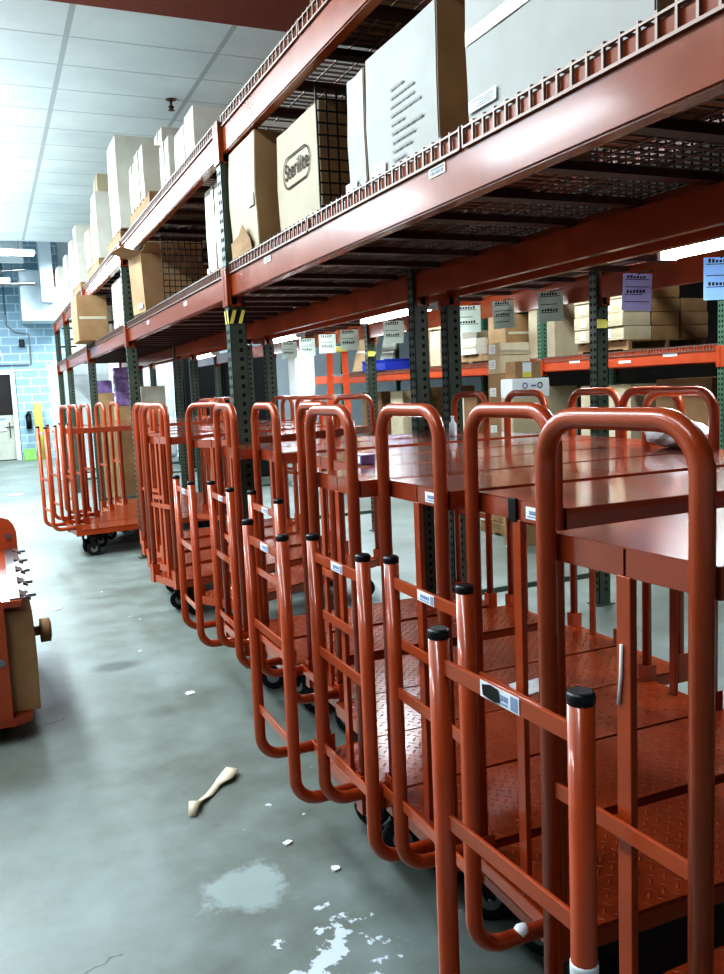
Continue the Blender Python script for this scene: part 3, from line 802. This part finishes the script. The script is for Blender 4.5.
carton('white carton on the far rack beside the big brown carton', 6.62, 10.9, 11.3, 2.013, 0.24, 0.5, 'kraft_white', group=G3, tape='h')
carton('tall white panel carton standing on the far rack', 6.66, 11.35, 11.9, 2.013, 0.72, 0.25, 'kraft_white', group=G3, tape=None)
pallet('wooden pallet under the big brown carton on the far rack', 7.2, 11.1, 1.891, w=1.7)
for i in range(2):
    m = MB(); x, y = 6.85, 14.25 + i * 0.55
    m.prism([(-0.22, -0.22, 0), (0.22, -0.22, 0), (0.22, 0.22, 0), (-0.22, 0.22, 0)], (0, 0, 0.012))
    for a, b in (((-0.24, -0.25, 0), (0.24, -0.23, 0.26)), ((-0.24, 0.23, 0), (0.24, 0.25, 0.26)), ((-0.25, -0.25, 0), (-0.23, 0.25, 0.18)), ((0.23, -0.25, 0), (0.25, 0.25, 0.26))): m.box(a, b, bev=0.004)
    m.box((-0.26, -0.26, 0.25), (0.26, -0.235, 0.275)); m.box((-0.26, 0.235, 0.25), (0.26, 0.26, 0.275))
    o = m.build('tote', M['blue']); o.location = (x, y, 1.891); o.scale = (1, 0.95, 0.72)
    tag(o, 'blue plastic tote on the far rack, the %s one' % ['right', 'left'][i], 'tote', 'blue totes on the far rack')
def leaning(label, x, y, z, w, h, mat, ang):
    m = MB(); m.box((-0.02, -w / 2, 0), (0.02, w / 2, h), bev=0.004); m.box((-0.021, -w / 2 + 0.02, h * 0.48), (-0.020, w / 2 - 0.02, h * 0.52), 1)
    o = m.build('cardboard_sheet', [M[mat], M['tape']]); o.location = (x, y, z); o.rotation_euler = (0, abs(ang), 0.1)
    return tag(o, label, 'cardboard', 'leaning cardboard sheets')
leaning('brown cardboard sheet leaning on the far rack behind the blue totes', 7.50, 13.98, 1.91, 0.75, 0.85, 'kraft_pale', 0.35)
leaning('dark cardboard sheet leaning on the far rack left of the blue totes', 6.75, 15.42, 1.905, 0.7, 0.8, 'kraft', -0.3)
leaning('pale cardboard sheet leaning at the left end of the far rack', 7.3, 15.5, 1.905, 0.5, 0.75, 'kraft_white', 0.25)
carton('tan carton on the far rack between the leaning sheets and the tall white panel', 6.72, 12.15, 12.5, 1.891, 0.56, 0.9, 'kraft_pale', group=G3, tape=None)
carton('dark brown carton on the far rack just right of the blue totes', 6.9, 12.75, 13.4, 1.891, 0.62, 0.7, 'kraft_dark', group=G3, tape='s')
# below the far rack deck: bulky goods
for i, (x, y, w, d, h, mt, lab) in enumerate([(6.8, 7.0, 0.8, 0.9, 1.55, 'kraft_dark', 'tall dark brown carton on the floor under the far rack'), (6.75, 8.2, 0.9, 0.9, 1.50, 'kraft_pale', 'pale tall carton on the floor under the far rack'),
                                         (6.8, 10.4, 0.9, 0.9, 1.5, 'kraft_pale', 'tan carton on the floor under the far rack behind the nearest green uprights'), (6.8, 13.0, 0.5, 0.9, 1.55, 'wood', 'upright brown boards bundle under the far rack left part'),
                                         (6.8, 14.0, 0.5, 0.9, 1.5, 'kraft_pale', 'tall tan carton under the left part of the far rack'), (6.8, 11.6, 0.8, 0.9, 1.45, 'kraft_dark', 'dark brown carton under the far rack right of the board bundle'), (6.8, 15.1, 0.9, 0.9, 1.5, 'kraft_dark', 'dark brown carton under the left end of the far rack'), (6.75, 5.4, 0.8, 0.9, 1.5, 'kraft_white', 'bulky white carton on the floor at the right end under the far rack')]):
    carton(lab, x, y - w / 2, y + w / 2, 0.0, h, d, mt, group='cartons under the far rack', tape='v' if i % 2 else None)

# stack on the floor in the next aisle
pallet('wooden pallet on the floor of the next aisle under the tall carton stack', 5.03, 7.62, 0.0, w=0.5, d=0.5)
zz = 0.121
NM = ['lowest', 'second lowest', 'third', 'fourth', 'fifth', 'top']
for k, (h, w, d, off) in enumerate([(0.38, 0.25, 0.40, 0), (0.40, 0.24, 0.38, 0.0), (0.40, 0.25, 0.40, 0), (0.38, 0.24, 0.38, 0.0), (0.19, 0.23, 0.37, -0.0), (0.125, 0.23, 0.36, 0.0)]):
    carton('tan carton in the tall next aisle stack, %s one' % NM[k], 4.84 + off, 7.62 - w / 2, 7.62 + w / 2, zz, h - 0.002, d, 'kraft_pale' if k > 3 else 'kraft', group='tall carton stack in the next aisle', tape='s' if k % 2 else None, lab=(0.02, h / 2, 0.12, 0.09), sag=0.002)
    zz += h
zz = 0.0
for k, (h, lab_, mt) in enumerate([(0.48, 'plain tan carton at the bottom of the short next aisle stack', 'kraft'), (0.50, 'plain tan carton second in the short next aisle stack', 'kraft'), (0.46, 'plain tan carton third in the short next aisle stack', 'kraft_pale'),
                              (0.18, 'white carton with round printed marks on the short next aisle stack', 'white'), (0.165, 'small tan carton with yellow label on top of the white carton', 'kraft')]):
    x0, w = (4.55, 0.20) if k < 4 else (4.60, 0.17)
    d = 0.42 if k < 4 else 0.29
    c = carton(lab_, x0, 6.95 - w / 2, 6.95 + w / 2, zz, h - 0.002, d, mt, group='short carton stack in the next aisle', tape=None, sag=0.002)
    if k == 3:
        for x in (-0.07, 0.10):
            m = MB(); yf = -w / 2 - 0.0045
            oc = [m.bm.verts.new((x + math.cos(2 * PI * a / 20) * 0.030, yf, 0.11 + math.sin(2 * PI * a / 20) * 0.030)) for a in range(20)]
            ic = [m.bm.verts.new((x + math.cos(2 * PI * a / 20) * 0.020, yf, 0.11 + math.sin(2 * PI * a / 20) * 0.020)) for a in range(20)]
            for a in range(20): m.bm.faces.new((oc[a], oc[(a + 1) % 20], ic[(a + 1) % 20], ic[a]))
            m.build('printed_mark', M['purple'] if x < 0 else M['ink'], c)
        m = MB(); m.box((0.0, -w / 2 - 0.005, 0.10), (0.055, -w / 2 - 0.004, 0.115)); m.build('printed_line', M['purple'], c)
    if k == 4:
        m = MB(); yf = -w / 2 - 0.004; m.box((-0.07, yf - 0.001, 0.01), (0.03, yf, 0.06), 0); m.box((-0.07, yf - 0.001, 0.06), (0.03, yf, 0.15), 1); m.build('carton_label', [M['tag'], M['paper']], c)
    zz += h

# ------------------------------------------------------------------ hanging paper signs on the back rack's rear beam
def hang_sign(label, y, z, w, h, mat, rows, tilt=0.0, group='paper signs hanging from the back rack'):
    m = MB(); m.box((-w / 2, -0.001, -h), (w / 2, 0.001, 0))
    for k in range(rows):
        zz = -h * (0.16 + 0.8 * k / rows)
        m.box((-w * 0.42, -0.0022, zz - 0.002), (w * random.uniform(0.15, 0.44), -0.001, zz + 0.002), 1)
        if k % 2 == 0:
            for q in range(6):
                xx = -w * 0.36 + q * w * 0.11
                m.box((xx, -0.0022, zz + 0.008), (xx + w * 0.07, -0.001, zz + 0.008 + 0.022 * random.uniform(0.5, 1)), 1)
    o = m.build('paper_sign', [M[mat], M['ink']]); o.location = (3.735, y, z); o.rotation_euler = (0.0, tilt, -0.35)
    m2 = MB(); m2.tube([(0, 0.0, -0.005), (0.04, 0.004, 0.012), (0.098, 0.004, 0.016)], 0.004, 6); m2.build('hanging_clip', M['darksteel'], o)
    return tag(o, label, 'sign', group)
hang_sign('lilac paper sign with handwritten lines hanging at the right', 4.22, 2.225, 0.185, 0.225, 'paper_p', 4, 0.05)
hang_sign('bright blue paper sign at the right edge of the photo', 3.57, 2.225, 0.19, 0.23, 'paper_b', 3, 0.0)
hang_sign('pale green paper sign second from the lilac one, darker lines', 5.73, 2.222, 0.17, 0.21, 'paper_g', 4, -0.04)
hang_sign('white green paper sign just left of the lilac sign, catching the lamp glare', 5.12, 2.222, 0.18, 0.21, 'paper_g', 3, -0.03)
for i, y in enumerate([6.25, 7.70, 8.83, 9.50, 10.2, 10.9]):
    hang_sign('small pale green hanging paper sign, %s from the right among the far ones' % ['first', 'second', 'third', 'fourth', 'fifth', 'last'][i], y, 2.24, 0.2, 0.22, 'paper_g', 3)

# strip lights under the back rack deck
LP = [(2.72, 'rightmost fluorescent strip light under the back rack, at the photo edge'), (6.42, 'long bright fluorescent strip light seen behind the two middle green uprights'),
      (9.4, 'fluorescent strip light seen just right of the first green upright'), (13.2, 'farthest fluorescent strip light, left of the first green upright')]
lp = None
for y, lab in LP:
    if lp is None:
        r = thing('strip_light', lab, 'light', (3.14, y, 2.165), 0, 'strip lights under the back rack'); lp = r
        m = MB(); m.box((-0.06, -0.64, 0.035), (0.06, 0.64, 0.09), bev=0.006); m.build('light_housing', M['white'], r)
        for q in (-0.028, 0.028):
            m = MB(); m.tube([(q, -0.61, 0.016), (q, 0.61, 0.016)], 0.017, 10); m.build('fluorescent_tube', M['tube_light'], r)
        for yy in (-0.62, 0.62):
            m = MB(); m.box((-0.05, yy - 0.012, -0.004), (0.05, yy + 0.012, 0.04)); m.build('lamp_holder', M['white'], r)
        for yy in (-0.5, 0.5):
            m = MB(); m.tube([(0, yy, 0.085), (0, yy, 0.100)], 0.008, 6); m.build('hanger', M['darksteel'], r)
    else:
        r = copy_tree(lp); r.location = (3.14, y, 2.165)
    tag(r, lab, 'light', 'strip lights under the back rack')

# ------------------------------------------------------------------ ladder, column, dark goods, purple cartons
r = thing('stepladder', 'orange fibreglass stepladder with pale yellow top standing in the next aisle', 'ladder', (4.86, 12.0, 0), -0.35)
H = 2.16
for s in (-1, 1):
    m = MB(); m.prism([(s * 0.15 - 0.05, -0.30, 0), (s * 0.15 + 0.05, -0.30, 0), (s * 0.11 + 0.045, -0.05, H), (s * 0.11 - 0.045, -0.05, H)], (0, 0.07, 0)); m.build('front_rail', M['ladder'], r)
    m = MB(); m.prism([(s * 0.15 - 0.025, 0.35, 0), (s * 0.15 + 0.025, 0.35, 0), (s * 0.11 + 0.02, 0.05, H - 0.05), (s * 0.11 - 0.02, 0.05, H - 0.05)], (0, 0.05, 0)); m.build('rear_rail', M['ladder'], r)
for k in range(6):
    f = (k + 1) * 0.3 / H; w = 0.15 - 0.04 * f
    m = MB(); m.box((-w, -0.30 + 0.25 * f, k * 0.3 + 0.28), (w, -0.30 + 0.25 * f + 0.08, k * 0.3 + 0.31), bev=0.004); m.build('step', M['alum'], r)
m = MB(); m.box((-0.16, -0.09, H - 0.02), (0.16, 0.13, H + 0.06), bev=0.01); m.build('top_cap', M['yellow'], r)
for s_ in (-1, 1):
    m = MB(); m.tube([(s_ * 0.14, -0.14, 1.0), (s_ * 0.14, 0.2, 1.1)], 0.01, 6); m.build('spreader', M['alum'], r)

m = MB(); m.box((-0.17, -0.17, 0), (0.17, 0.17, CZ), bev=0.01); m.box((-0.2, -0.2, 0), (0.2, 0.2, 0.05), bev=0.008)
o = m.build('building_column', M['white']); o.location = (4.80, 13.45, 0); tag(o, 'white square building column behind the orange stepladder', 'column')
for i, (x, y, w, h, lab) in enumerate([(4.5, 15.8, 0.8, 2.25, 'tall black covered load standing left of the white column'), (4.4, 19.0, 1.2, 2.4, 'black covered load farther back left of the first green upright')]):
    m = MB(); m.box((-0.5, -w / 2, 0), (0.5, w / 2, h), bev=0.03)
    for k in range(5): m.tube([(-0.505, -w / 2 + 0.1 + k * w * 0.2, 0.02), (-0.51, -w / 2 + 0.12 + k * w * 0.2, h * 0.6), (-0.5, -w / 2 + 0.1 + k * w * 0.2, h - 0.03)], 0.014, 6)
    o = m.build('covered_load', M['dark_tarp']); o.location = (x, y, 0); tag(o, lab, 'load')
# purple and tan cartons far under the near rack
k_ = 0
for (x, y, z, h, w, mt, lab) in [(1.70, 13.0, 0, 0.62, 0.30, 'kraft_dark', 'dark brown carton on the floor at the bottom of the purple carton stack'), (1.70, 13.0, 0.62, 0.5, 0.29, 'kraft_dark', 'dark brown carton second from the floor in the purple carton stack'),
                             (1.70, 13.0, 1.12, 0.36, 0.28, 'kraft', 'tan carton under the purple cartons'), (1.72, 13.0, 1.48, 0.20, 0.25, 'purple', 'purple printed carton, lowest of the right purple column'),
                             (1.72, 13.0, 1.68, 0.19, 0.25, 'purple', 'purple printed carton, middle of the right purple column'), (1.72, 13.0, 1.87, 0.17, 0.23, 'purple', 'purple printed carton on top of the right purple column'),
                             (1.52, 13.55, 0, 1.68, 0.24, 'kraft', 'tall tan carton left of the purple column'), (1.52, 13.55, 1.68, 0.19, 0.22, 'purple', 'purple printed carton on the tall tan carton'),
                             (2.02, 12.7, 1.45, 0.30, 0.34, 'kraft_white', 'white carton high beside the second green upright'), (2.02, 12.7, 0, 1.45, 0.36, 'kraft_pale', 'tall pale carton on the floor past the second green upright')]:
    carton(lab, x, y - w / 2, y + w / 2, z, h - 0.003, w, mt, group='cartons under the far end of the near rack', tape=None, sag=0.002, lab=(0, h / 2, w * 0.5, h * 0.35) if mt == 'purple' else None)
for (x, y, lab) in [(1.75, 18.6, 'white block added for the bright background at the far end of the rack'), (3.6, 21.5, 'white block added for the bright background farther right near the end wall'), (5.0, 22.0, 'white block added for the bright background behind the black covered loads')]:  # white blocks added in place of the bright, overexposed end wall
    m = MB(); m.box((-0.55, -0.55, 0.12), (0.55, 0.55, 2.35), bev=0.05); m.box((-0.55, -0.5, 0), (0.55, 0.5, 0.1))
    for k in range(10): m.box((-0.556, -0.556, 0.2 + k * 0.21), (0.556, 0.556, 0.21 + k * 0.21))
    o = m.build('bright_backdrop_block', M['white']); o.location = (x, y, 0); tag(o, lab, 'load', 'white blocks added for the bright background')

# ------------------------------------------------------------------ small things on carts and floor
m = MB(); m.prism([(-0.09, -0.06, 0), (0.1, -0.07, 0), (0.11, 0.06, 0), (-0.08, 0.07, 0)], (0, 0, 0.003)); m.prism([(-0.09, -0.06, 0.003), (-0.02, -0.065, 0.003), (-0.05, 0.02, 0.035), (-0.10, 0.03, 0.03)], (0, 0, 0.002))
o = m.build('paper_sheet', M['paper']); o.location = (2.03, 2.97, ZP + 0.0005); o.rotation_euler = (0, 0, 0.2); tag(o, 'white folded paper sheet lying on a red diamond plate platform', 'paper')
r = thing('small_box', 'small white and purple box lying on a red cart shelf', 'box', (1.29, 2.99, ZS + 0.001), 0.05)
m = MB(); m.box((-0.03, -0.065, 0), (0.03, 0.065, 0.035), bev=0.002); m.build('box_body', M['purple'], r)
m = MB(); m.box((-0.0315, -0.056, 0.005), (-0.030, 0.05, 0.031)); m.box((-0.0325, -0.04, 0.012), (-0.0315, 0.02, 0.017), 1); m.box((-0.0325, -0.04, 0.021), (-0.0315, 0.034, 0.025), 1); m.box((-0.022, -0.055, 0.0352), (0.022, 0.045, 0.036)); m.build('box_panel', [M['paper'], M['ink']], r)
m = MB(); m.tube([(0, 0, 0), (0, 0, 0.004), (0, 0, 0.09), (0, 0, 0.115), (0, 0, 0.135)], [0.024, 0.028, 0.028, 0.013, 0.012], 16); m.tube([(0, 0, 0.135), (0, 0, 0.15)], 0.0135, 12, 1)
o = m.build('plastic_bottle', [M['duct'], M['white']]); o.location = (2.33, 4.10, ZS + 0.001); o.scale = (0.75, 0.75, 0.75); tag(o, 'small clear plastic bottle standing on a red cart shelf', 'bottle')
# torn paper strip on the floor
m = MB(); path = [(0, 0, 0.006), (0.02, 0.05, 0.03), (0.05, 0.09, 0.012), (0.10, 0.14, 0.004), (0.15, 0.20, 0.014), (0.19, 0.24, 0.006), (0.24, 0.30, 0.02)]
wd = [0.014, 0.02, 0.012, 0.016, 0.012, 0.038, 0.03]
A, B = [], []
for i, p in enumerate(path):
    q = path[min(i + 1, 6)]; pr = path[max(i - 1, 0)]
    dv = Vector((q[0] - pr[0], q[1] - pr[1], 0)).normalized(); nn = Vector((-dv.y, dv.x, 0.35 * math.sin(i * 2.1)))
    A.append(m.bm.verts.new(Vector(p) + nn * wd[i])); B.append(m.bm.verts.new(Vector(p) - nn * wd[i]))
for v in m.bm.verts: v.co.z = max(v.co.z, 0.003)
for i in range(6): m.bm.faces.new((A[i], A[i + 1], B[i + 1], B[i])).smooth = True
o = m.build('torn_paper_strip', simple('cream_backing_paper', srgb(196, 186, 160), 0.6)); o.location = (0.575, 3.10, 0.001)
sol = o.modifiers.new('thick', 'SOLIDIFY'); sol.thickness = 0.002
tag(o, 'twisted cream paper strip lying alone on the concrete aisle floor', 'paper')
G = 'white scraps on the aisle floor'
for i, (x, y, s, lab) in enumerate([(0.35, 6.85, 0.05, 'small crumpled white scrap in the middle of the aisle floor'), (0.30, 15.9, 0.16, 'flat white scrap far down the aisle near the door'), (0.86, 4.45, 0.035, 'little white scrap beside the guard rails'), (0.84, 2.75, 0.02, 'white scrap near the guard rail tubes, right of the twisted strip'), (0.93, 2.52, 0.02, 'white flake beside the guard rail tubes, nearest the camera')]):
    m = MB(); n = 9; pts = [(math.cos(2 * PI * k / n) * s * random.uniform(0.6, 1), math.sin(2 * PI * k / n) * s * random.uniform(0.5, 0.9), 0.002) for k in range(n)]
    m.prism(pts, (0, 0, 0.006)); o = m.build('paper_scrap', M['paper']); o.location = (x, y, -0.0015); tag(o, lab, 'scrap', G)

# crumpled white bag on the floor behind the nearest carts
m = MB(); bmesh.ops.create_icosphere(m.bm, subdivisions=3, radius=0.16)
for v in m.bm.verts:
    n_ = math.sin(v.co.x * 40) * math.cos(v.co.y * 37 + v.co.z * 29); v.co *= 1 + 0.09 * n_; v.co.z *= 0.8
zmin = min(v.co.z for v in m.bm.verts)
for v in m.bm.verts: v.co.z -= zmin
o = m.build('crumpled_bag', M['paper']); o.location = (2.50, 2.60, ZS); tag(o, 'crumpled white plastic bag on a red cart shelf at the right edge', 'bag')
o.scale = (0.8, 0.8, 0.42)

# ------------------------------------------------------------------ left edge cart
r = thing('shop_cart', 'red shop cart with clipped shelf at the left edge of the aisle', 'cart', (-0.28, 4.98, 0))
m = MB(); m.prism([(p[0], p[1], 0.085) for p in [(-0.36, -0.76), (0.27, -0.78), (0.34, -0.74), (0.36, -0.66), (0.36, 0.68), (0.3, 0.76), (-0.36, 0.76)]], (0, 0, 0.04)); m.build('base', M['red'], r)
for y, hgt in ((-0.77, 0.76), (0.77, 0.885)):
    xm = 0.262 if y < 0 else 0.37
    pr = [(-0.36, 0.12), (xm, 0.12), (xm, hgt - 0.10), (xm - 0.015, hgt - 0.05), (xm - 0.04, hgt - 0.015), (xm - 0.08, hgt), (-0.36, hgt)]
    m = MB(); m.prism([(p, y - 0.015, q) for p, q in pr], (0, 0.03, 0)); m.build('end_panel', M['red'], r)
    for (px, pz) in ((xm - 0.05, hgt - 0.12), (xm - 0.03, hgt - 0.36)):
        m = MB(); m.tube([(px, y - 0.022, pz), (px, y - 0.014, pz)], 0.018, 12); m.build('bolt_plate', M['steel'], r)
m = MB(); m.box((-0.36, -0.755, 0.645), (0.345, 0.755, 0.68), bev=0.005); m.build('shelf', M['shelf'], r)
m = MB(); m.box((0.29, -0.74, 0.681), (0.362, 0.74, 0.688), bev=0.002); m.build('edge_strip', M['steel'], r)
for k in range(5):
    m = MB(); y = -0.66 + k * 0.33
    m.prism([(0.335, y - 0.07, 0.688), (0.385, y - 0.05, 0.664), (0.385, y + 0.05, 0.664), (0.335, y + 0.07, 0.688)], (0, 0, 0.012)); m.box((0.365, y - 0.012, 0.67), (0.41, y + 0.012, 0.685), bev=0.003); m.build('shelf_clip', M['steel'], r)
for x in (-0.25, 0.22):
    for y in (-0.55, 0.55):
        m = MB(); m.tube([(x - 0.02, y, 0.045), (x + 0.02, y, 0.045)], 0.045, 16); m.box((x - 0.03, y - 0.03, 0.05), (x - 0.024, y + 0.03, 0.10)); m.box((x + 0.024, y - 0.03, 0.05), (x + 0.03, y + 0.03, 0.10)); m.build('caster', M['rubber'], r)
carton('brown carton standing on the base of the red shop cart at the left edge', -0.235, 4.27, 4.72, 0.126, 0.49, 0.34, 'kraft', group=None, tape=None, lab=(0.0, 0.3, 0.1, 0.1))
m = MB(); m.tube([(0, 0, 0), (0.05, 0, 0)], 0.062, 18); m.tube([(0.05, 0, 0), (0.055, 0, 0)], 0.045, 18, 1); m.box((-0.03, -0.02, -0.02), (0.0, 0.02, 0.02))
o = m.build('tape_roll', [M['wood'], M['kraft']]); o.location = (0.145, 4.66, 0.41); tag(o, 'brown tape roll hung on the side of the red shop cart', 'tape')

# ------------------------------------------------------------------ end wall things
m = MB(); m.tube([(0, 0, 0), (0, 0, 1.48), (0, 0, 1.55), (0, 0, 1.58)], [0.11, 0.11, 0.085, 0.03], 18)
o = m.build('bollard', M['yellow']); o.location = (1.22, 25.15, 0); tag(o, 'yellow steel bollard beside the door at the end of the aisle', 'bollard')
m = MB(); m.box((-0.16, -0.1, 0), (0.16, 0.1, 0.30), bev=0.02); m.box((-0.17, -0.11, 0.28), (0.17, 0.11, 0.31), bev=0.005)
o = m.build('bin', M['lime']); o.location = (0.92, 24.95, 0); tag(o, 'small lime green bin between the door and the yellow bollard', 'bin')
m = MB(); m.tube([(0, 0, 0), (0, 0, 0.38)], 0.075, 14); m.tube([(0, 0, 0.38), (0, 0, 0.45)], [0.07, 0.02], 12); m.box((-0.02, -0.03, 0.45), (0.1, 0.03, 0.48))
o = m.build('fire_extinguisher', M['black']); o.location = (0.98, 25.425, 0.85); tag(o, 'dark fire extinguisher on the block wall beside the bollard', 'extinguisher')
r = thing('air_handler', 'white box air handler high on the end wall', 'air handler', (1.55, 24.92, 3.72))
m = MB(); m.box((-0.55, -0.55, 0), (0.6, 0.58, 1.30), bev=0.01); m.build('cabinet', M['duct'], r)
m = MB(); m.box((-0.05, -0.95, 0.45), (0.27, -0.56, HR - 3.72), bev=0.005); m.build('vertical_duct', M['duct'], r)
m = MB(); m.tube([(0.43, -0.60, 1.10), (0.43, -0.555, 1.10)], 0.24, 20); m.build('fan_ring', M['fan'], r)
for k in range(4):
    a = k * PI / 2 + 0.4
    m = MB(); c, s = math.cos(a), math.sin(a)
    m.prism([(0.43 + c * 0.03, -0.605, 1.10 + s * 0.03), (0.43 + c * 0.2 - s * 0.06, -0.605, 1.10 + s * 0.2 + c * 0.06), (0.43 + c * 0.2 + s * 0.04, -0.62, 1.10 + s * 0.2 - c * 0.04)], (0, -0.004, 0)); m.build('fan_blade', M['darksteel'], r)
r = thing('wall_conduit', 'thin grey conduit running down the block wall beside the door', 'conduit', (0.62, 25.46, 0))
m = MB(); m.tube(bend([(0, 0, 5.6), (0, 0, 3.7), (0.2, 0, 3.5), (0.55, 0, 3.45), (0.55, 0, 2.62), (-0.7, 0, 2.6)], 0.06), 0.018, 8); m.build('pipe', M['steel'], r)
m = MB(); m.box((-0.35, -0.05, 2.86), (-0.2, 0.02, 3.0), bev=0.008); m.tube([(-0.28, 0, 3.0), (-0.28, 0, 5.6)], 0.014, 8); m.build('junction_box', M['white'], r)
m = MB(); m.box((0.28, -0.07, 3.10), (0.42, 0.02, 3.3), bev=0.01); m.build('camera_box', M['black'], r)
# transverse duct with lamps under the ceiling at the far end
r = thing('ceiling_duct', 'round white duct running across under the ceiling at the far end', 'duct', (-1.5, 20.2, 4.85))
m = MB(); m.tube([(-4, 0, 0), (2.45, 0, 0)], 0.27, 24); m.build('duct_body', M['duct'], r)
for x in (-3, -1.0, 1.5):
    m = MB(); m.tube([(x, 0, 0.26), (x, 0, HR - 4.85)], 0.012, 6); m.build('strap', M['steel'], r)
r = thing('joist_brace', 'grey pipe work hanging in front of the end wall', 'pipe', (-0.6, 23.0, 4.45))
m = MB(); m.tube([(-1, 0, 0), (1.9, 0, 0.05)], 0.05, 10); m.build('pipe', M['steel'], r)
m = MB(); m.tube([(-1, 0.2, 0.2), (1.7, 0.2, 0.42)], 0.04, 10); m.build('pipe', M['steel'], r)
for q in (0.2, 1.4):
    m = MB(); m.tube([(q, 0, 0.03), (q, 0, 2.15)], 0.015, 6); m.build('hanger_rod', M['steel'], r)
m = MB(); m.tube([(0, 0, 0.10), (0, 0, 0.04)], 0.012, 8); m.tube([(0, 0, 0.04), (0, 0, 0.03), (0, 0, 0.0), (0, 0, -0.004)], [0.014, 0.03, 0.012, 0.035], 12); m.tube([(0, 0, 0.10), (0, 0, 0.092)], 0.05, 14)
o = m.build('sprinkler_head', M['fan']); o.location = (1.90, 8.75, CZ - 0.099); tag(o, 'small brass sprinkler head under the ceiling tiles', 'sprinkler')

# ceiling strip lights over the aisle (hang left of the frame, far one crosses the aisle)
def ceiling_light(label, x, y, rz, group='aisle ceiling lights', z=CZ - 0.16):
    r = thing('ceiling_strip_light', label, 'light', (x, y, z), rz, group)
    m = MB(); m.box((-0.08, -1.2, 0.05), (0.08, 1.2, 0.11), bev=0.008); m.build('light_housing', M['white'], r)
    for q in (-0.04, 0.04):
        m = MB(); m.tube([(q, -1.17, 0.025), (q, 1.17, 0.025)], 0.02, 10); m.build('fluorescent_tube', M['tube_hi'], r)
    for q in (-0.9, 0.9):
        m = MB(); m.tube([(0, q, 0.1), (0, q, HR - z)], 0.01, 6); m.build('hanger', M['steel'], r)
    return r
ceiling_light('bright ceiling strip light crossing the aisle at the far end', -0.15, 17.6, PI / 2)
ceiling_light('bright ceiling strip light crossing the aisle just before the end wall', -0.5, 21.6, PI / 2)

# ------------------------------------------------------------------ lamps and added fill lights
def area(x, y, z, sx, sy, power, color=(0.79, 0.92, 1.0), rot=(0, 0, 0)):
    l = bpy.data.lights.new('lamp_or_fill', 'AREA'); l.shape = 'RECTANGLE'; l.size = sx; l.size_y = sy
    l.energy = power; l.color = color
    o = bpy.data.objects.new('lamp_or_fill', l); COL.objects.link(o); o.location = (x, y, z); o.rotation_euler = rot
    return o
for y, p in ((1.0, 62), (4.2, 160), (7.4, 185), (10.6, 210), (13.8, 210)):
    area(-1.0, y, CZ - 0.14, 0.4, 2.4, p)
for y in (4.0, 8.3, 12.6):
    area(-3.4, y, CZ - 0.14, 0.3, 2.4, 60 if y < 5 else 120)
for y in (17.6, 21.5):
    area(0.0, y, 4.6, 0.5, 2.4, 230)
for y, p in ((9, 80), (12, 90), (15.2, 90)):
    area(-1.0, y, 3.3, 0.6, 2.6, p * 0.5, rot=(0, -2.7, 0))       # added fill without a fixture, tilted up to brighten the upper cartons
for y, p in ((2.5, 90), (7.5, 200), (12.5, 220), (18, 240)):
    area(5.3, y, CZ - 0.1, 0.4, 2.4, p)
for y, _ in LP:
    area(3.14, y, 2.155, 0.06, 1.2, 16)
area(3.2, 22.6, 5.2, 2.0, 2.0, 300)  # unseen fill light added to brighten the right end wall
w = bpy.data.worlds.new('world'); S.world = w; w.use_nodes = True
w.node_tree.nodes['Background'].inputs[0].default_value = (0.75, 0.85, 1.0, 1); w.node_tree.nodes['Background'].inputs[1].default_value = 0.05

S.view_settings.view_transform = 'Standard'
S.view_settings.look = 'High Contrast'
S.view_settings.exposure = 0.08
S.view_settings.gamma = 1.0
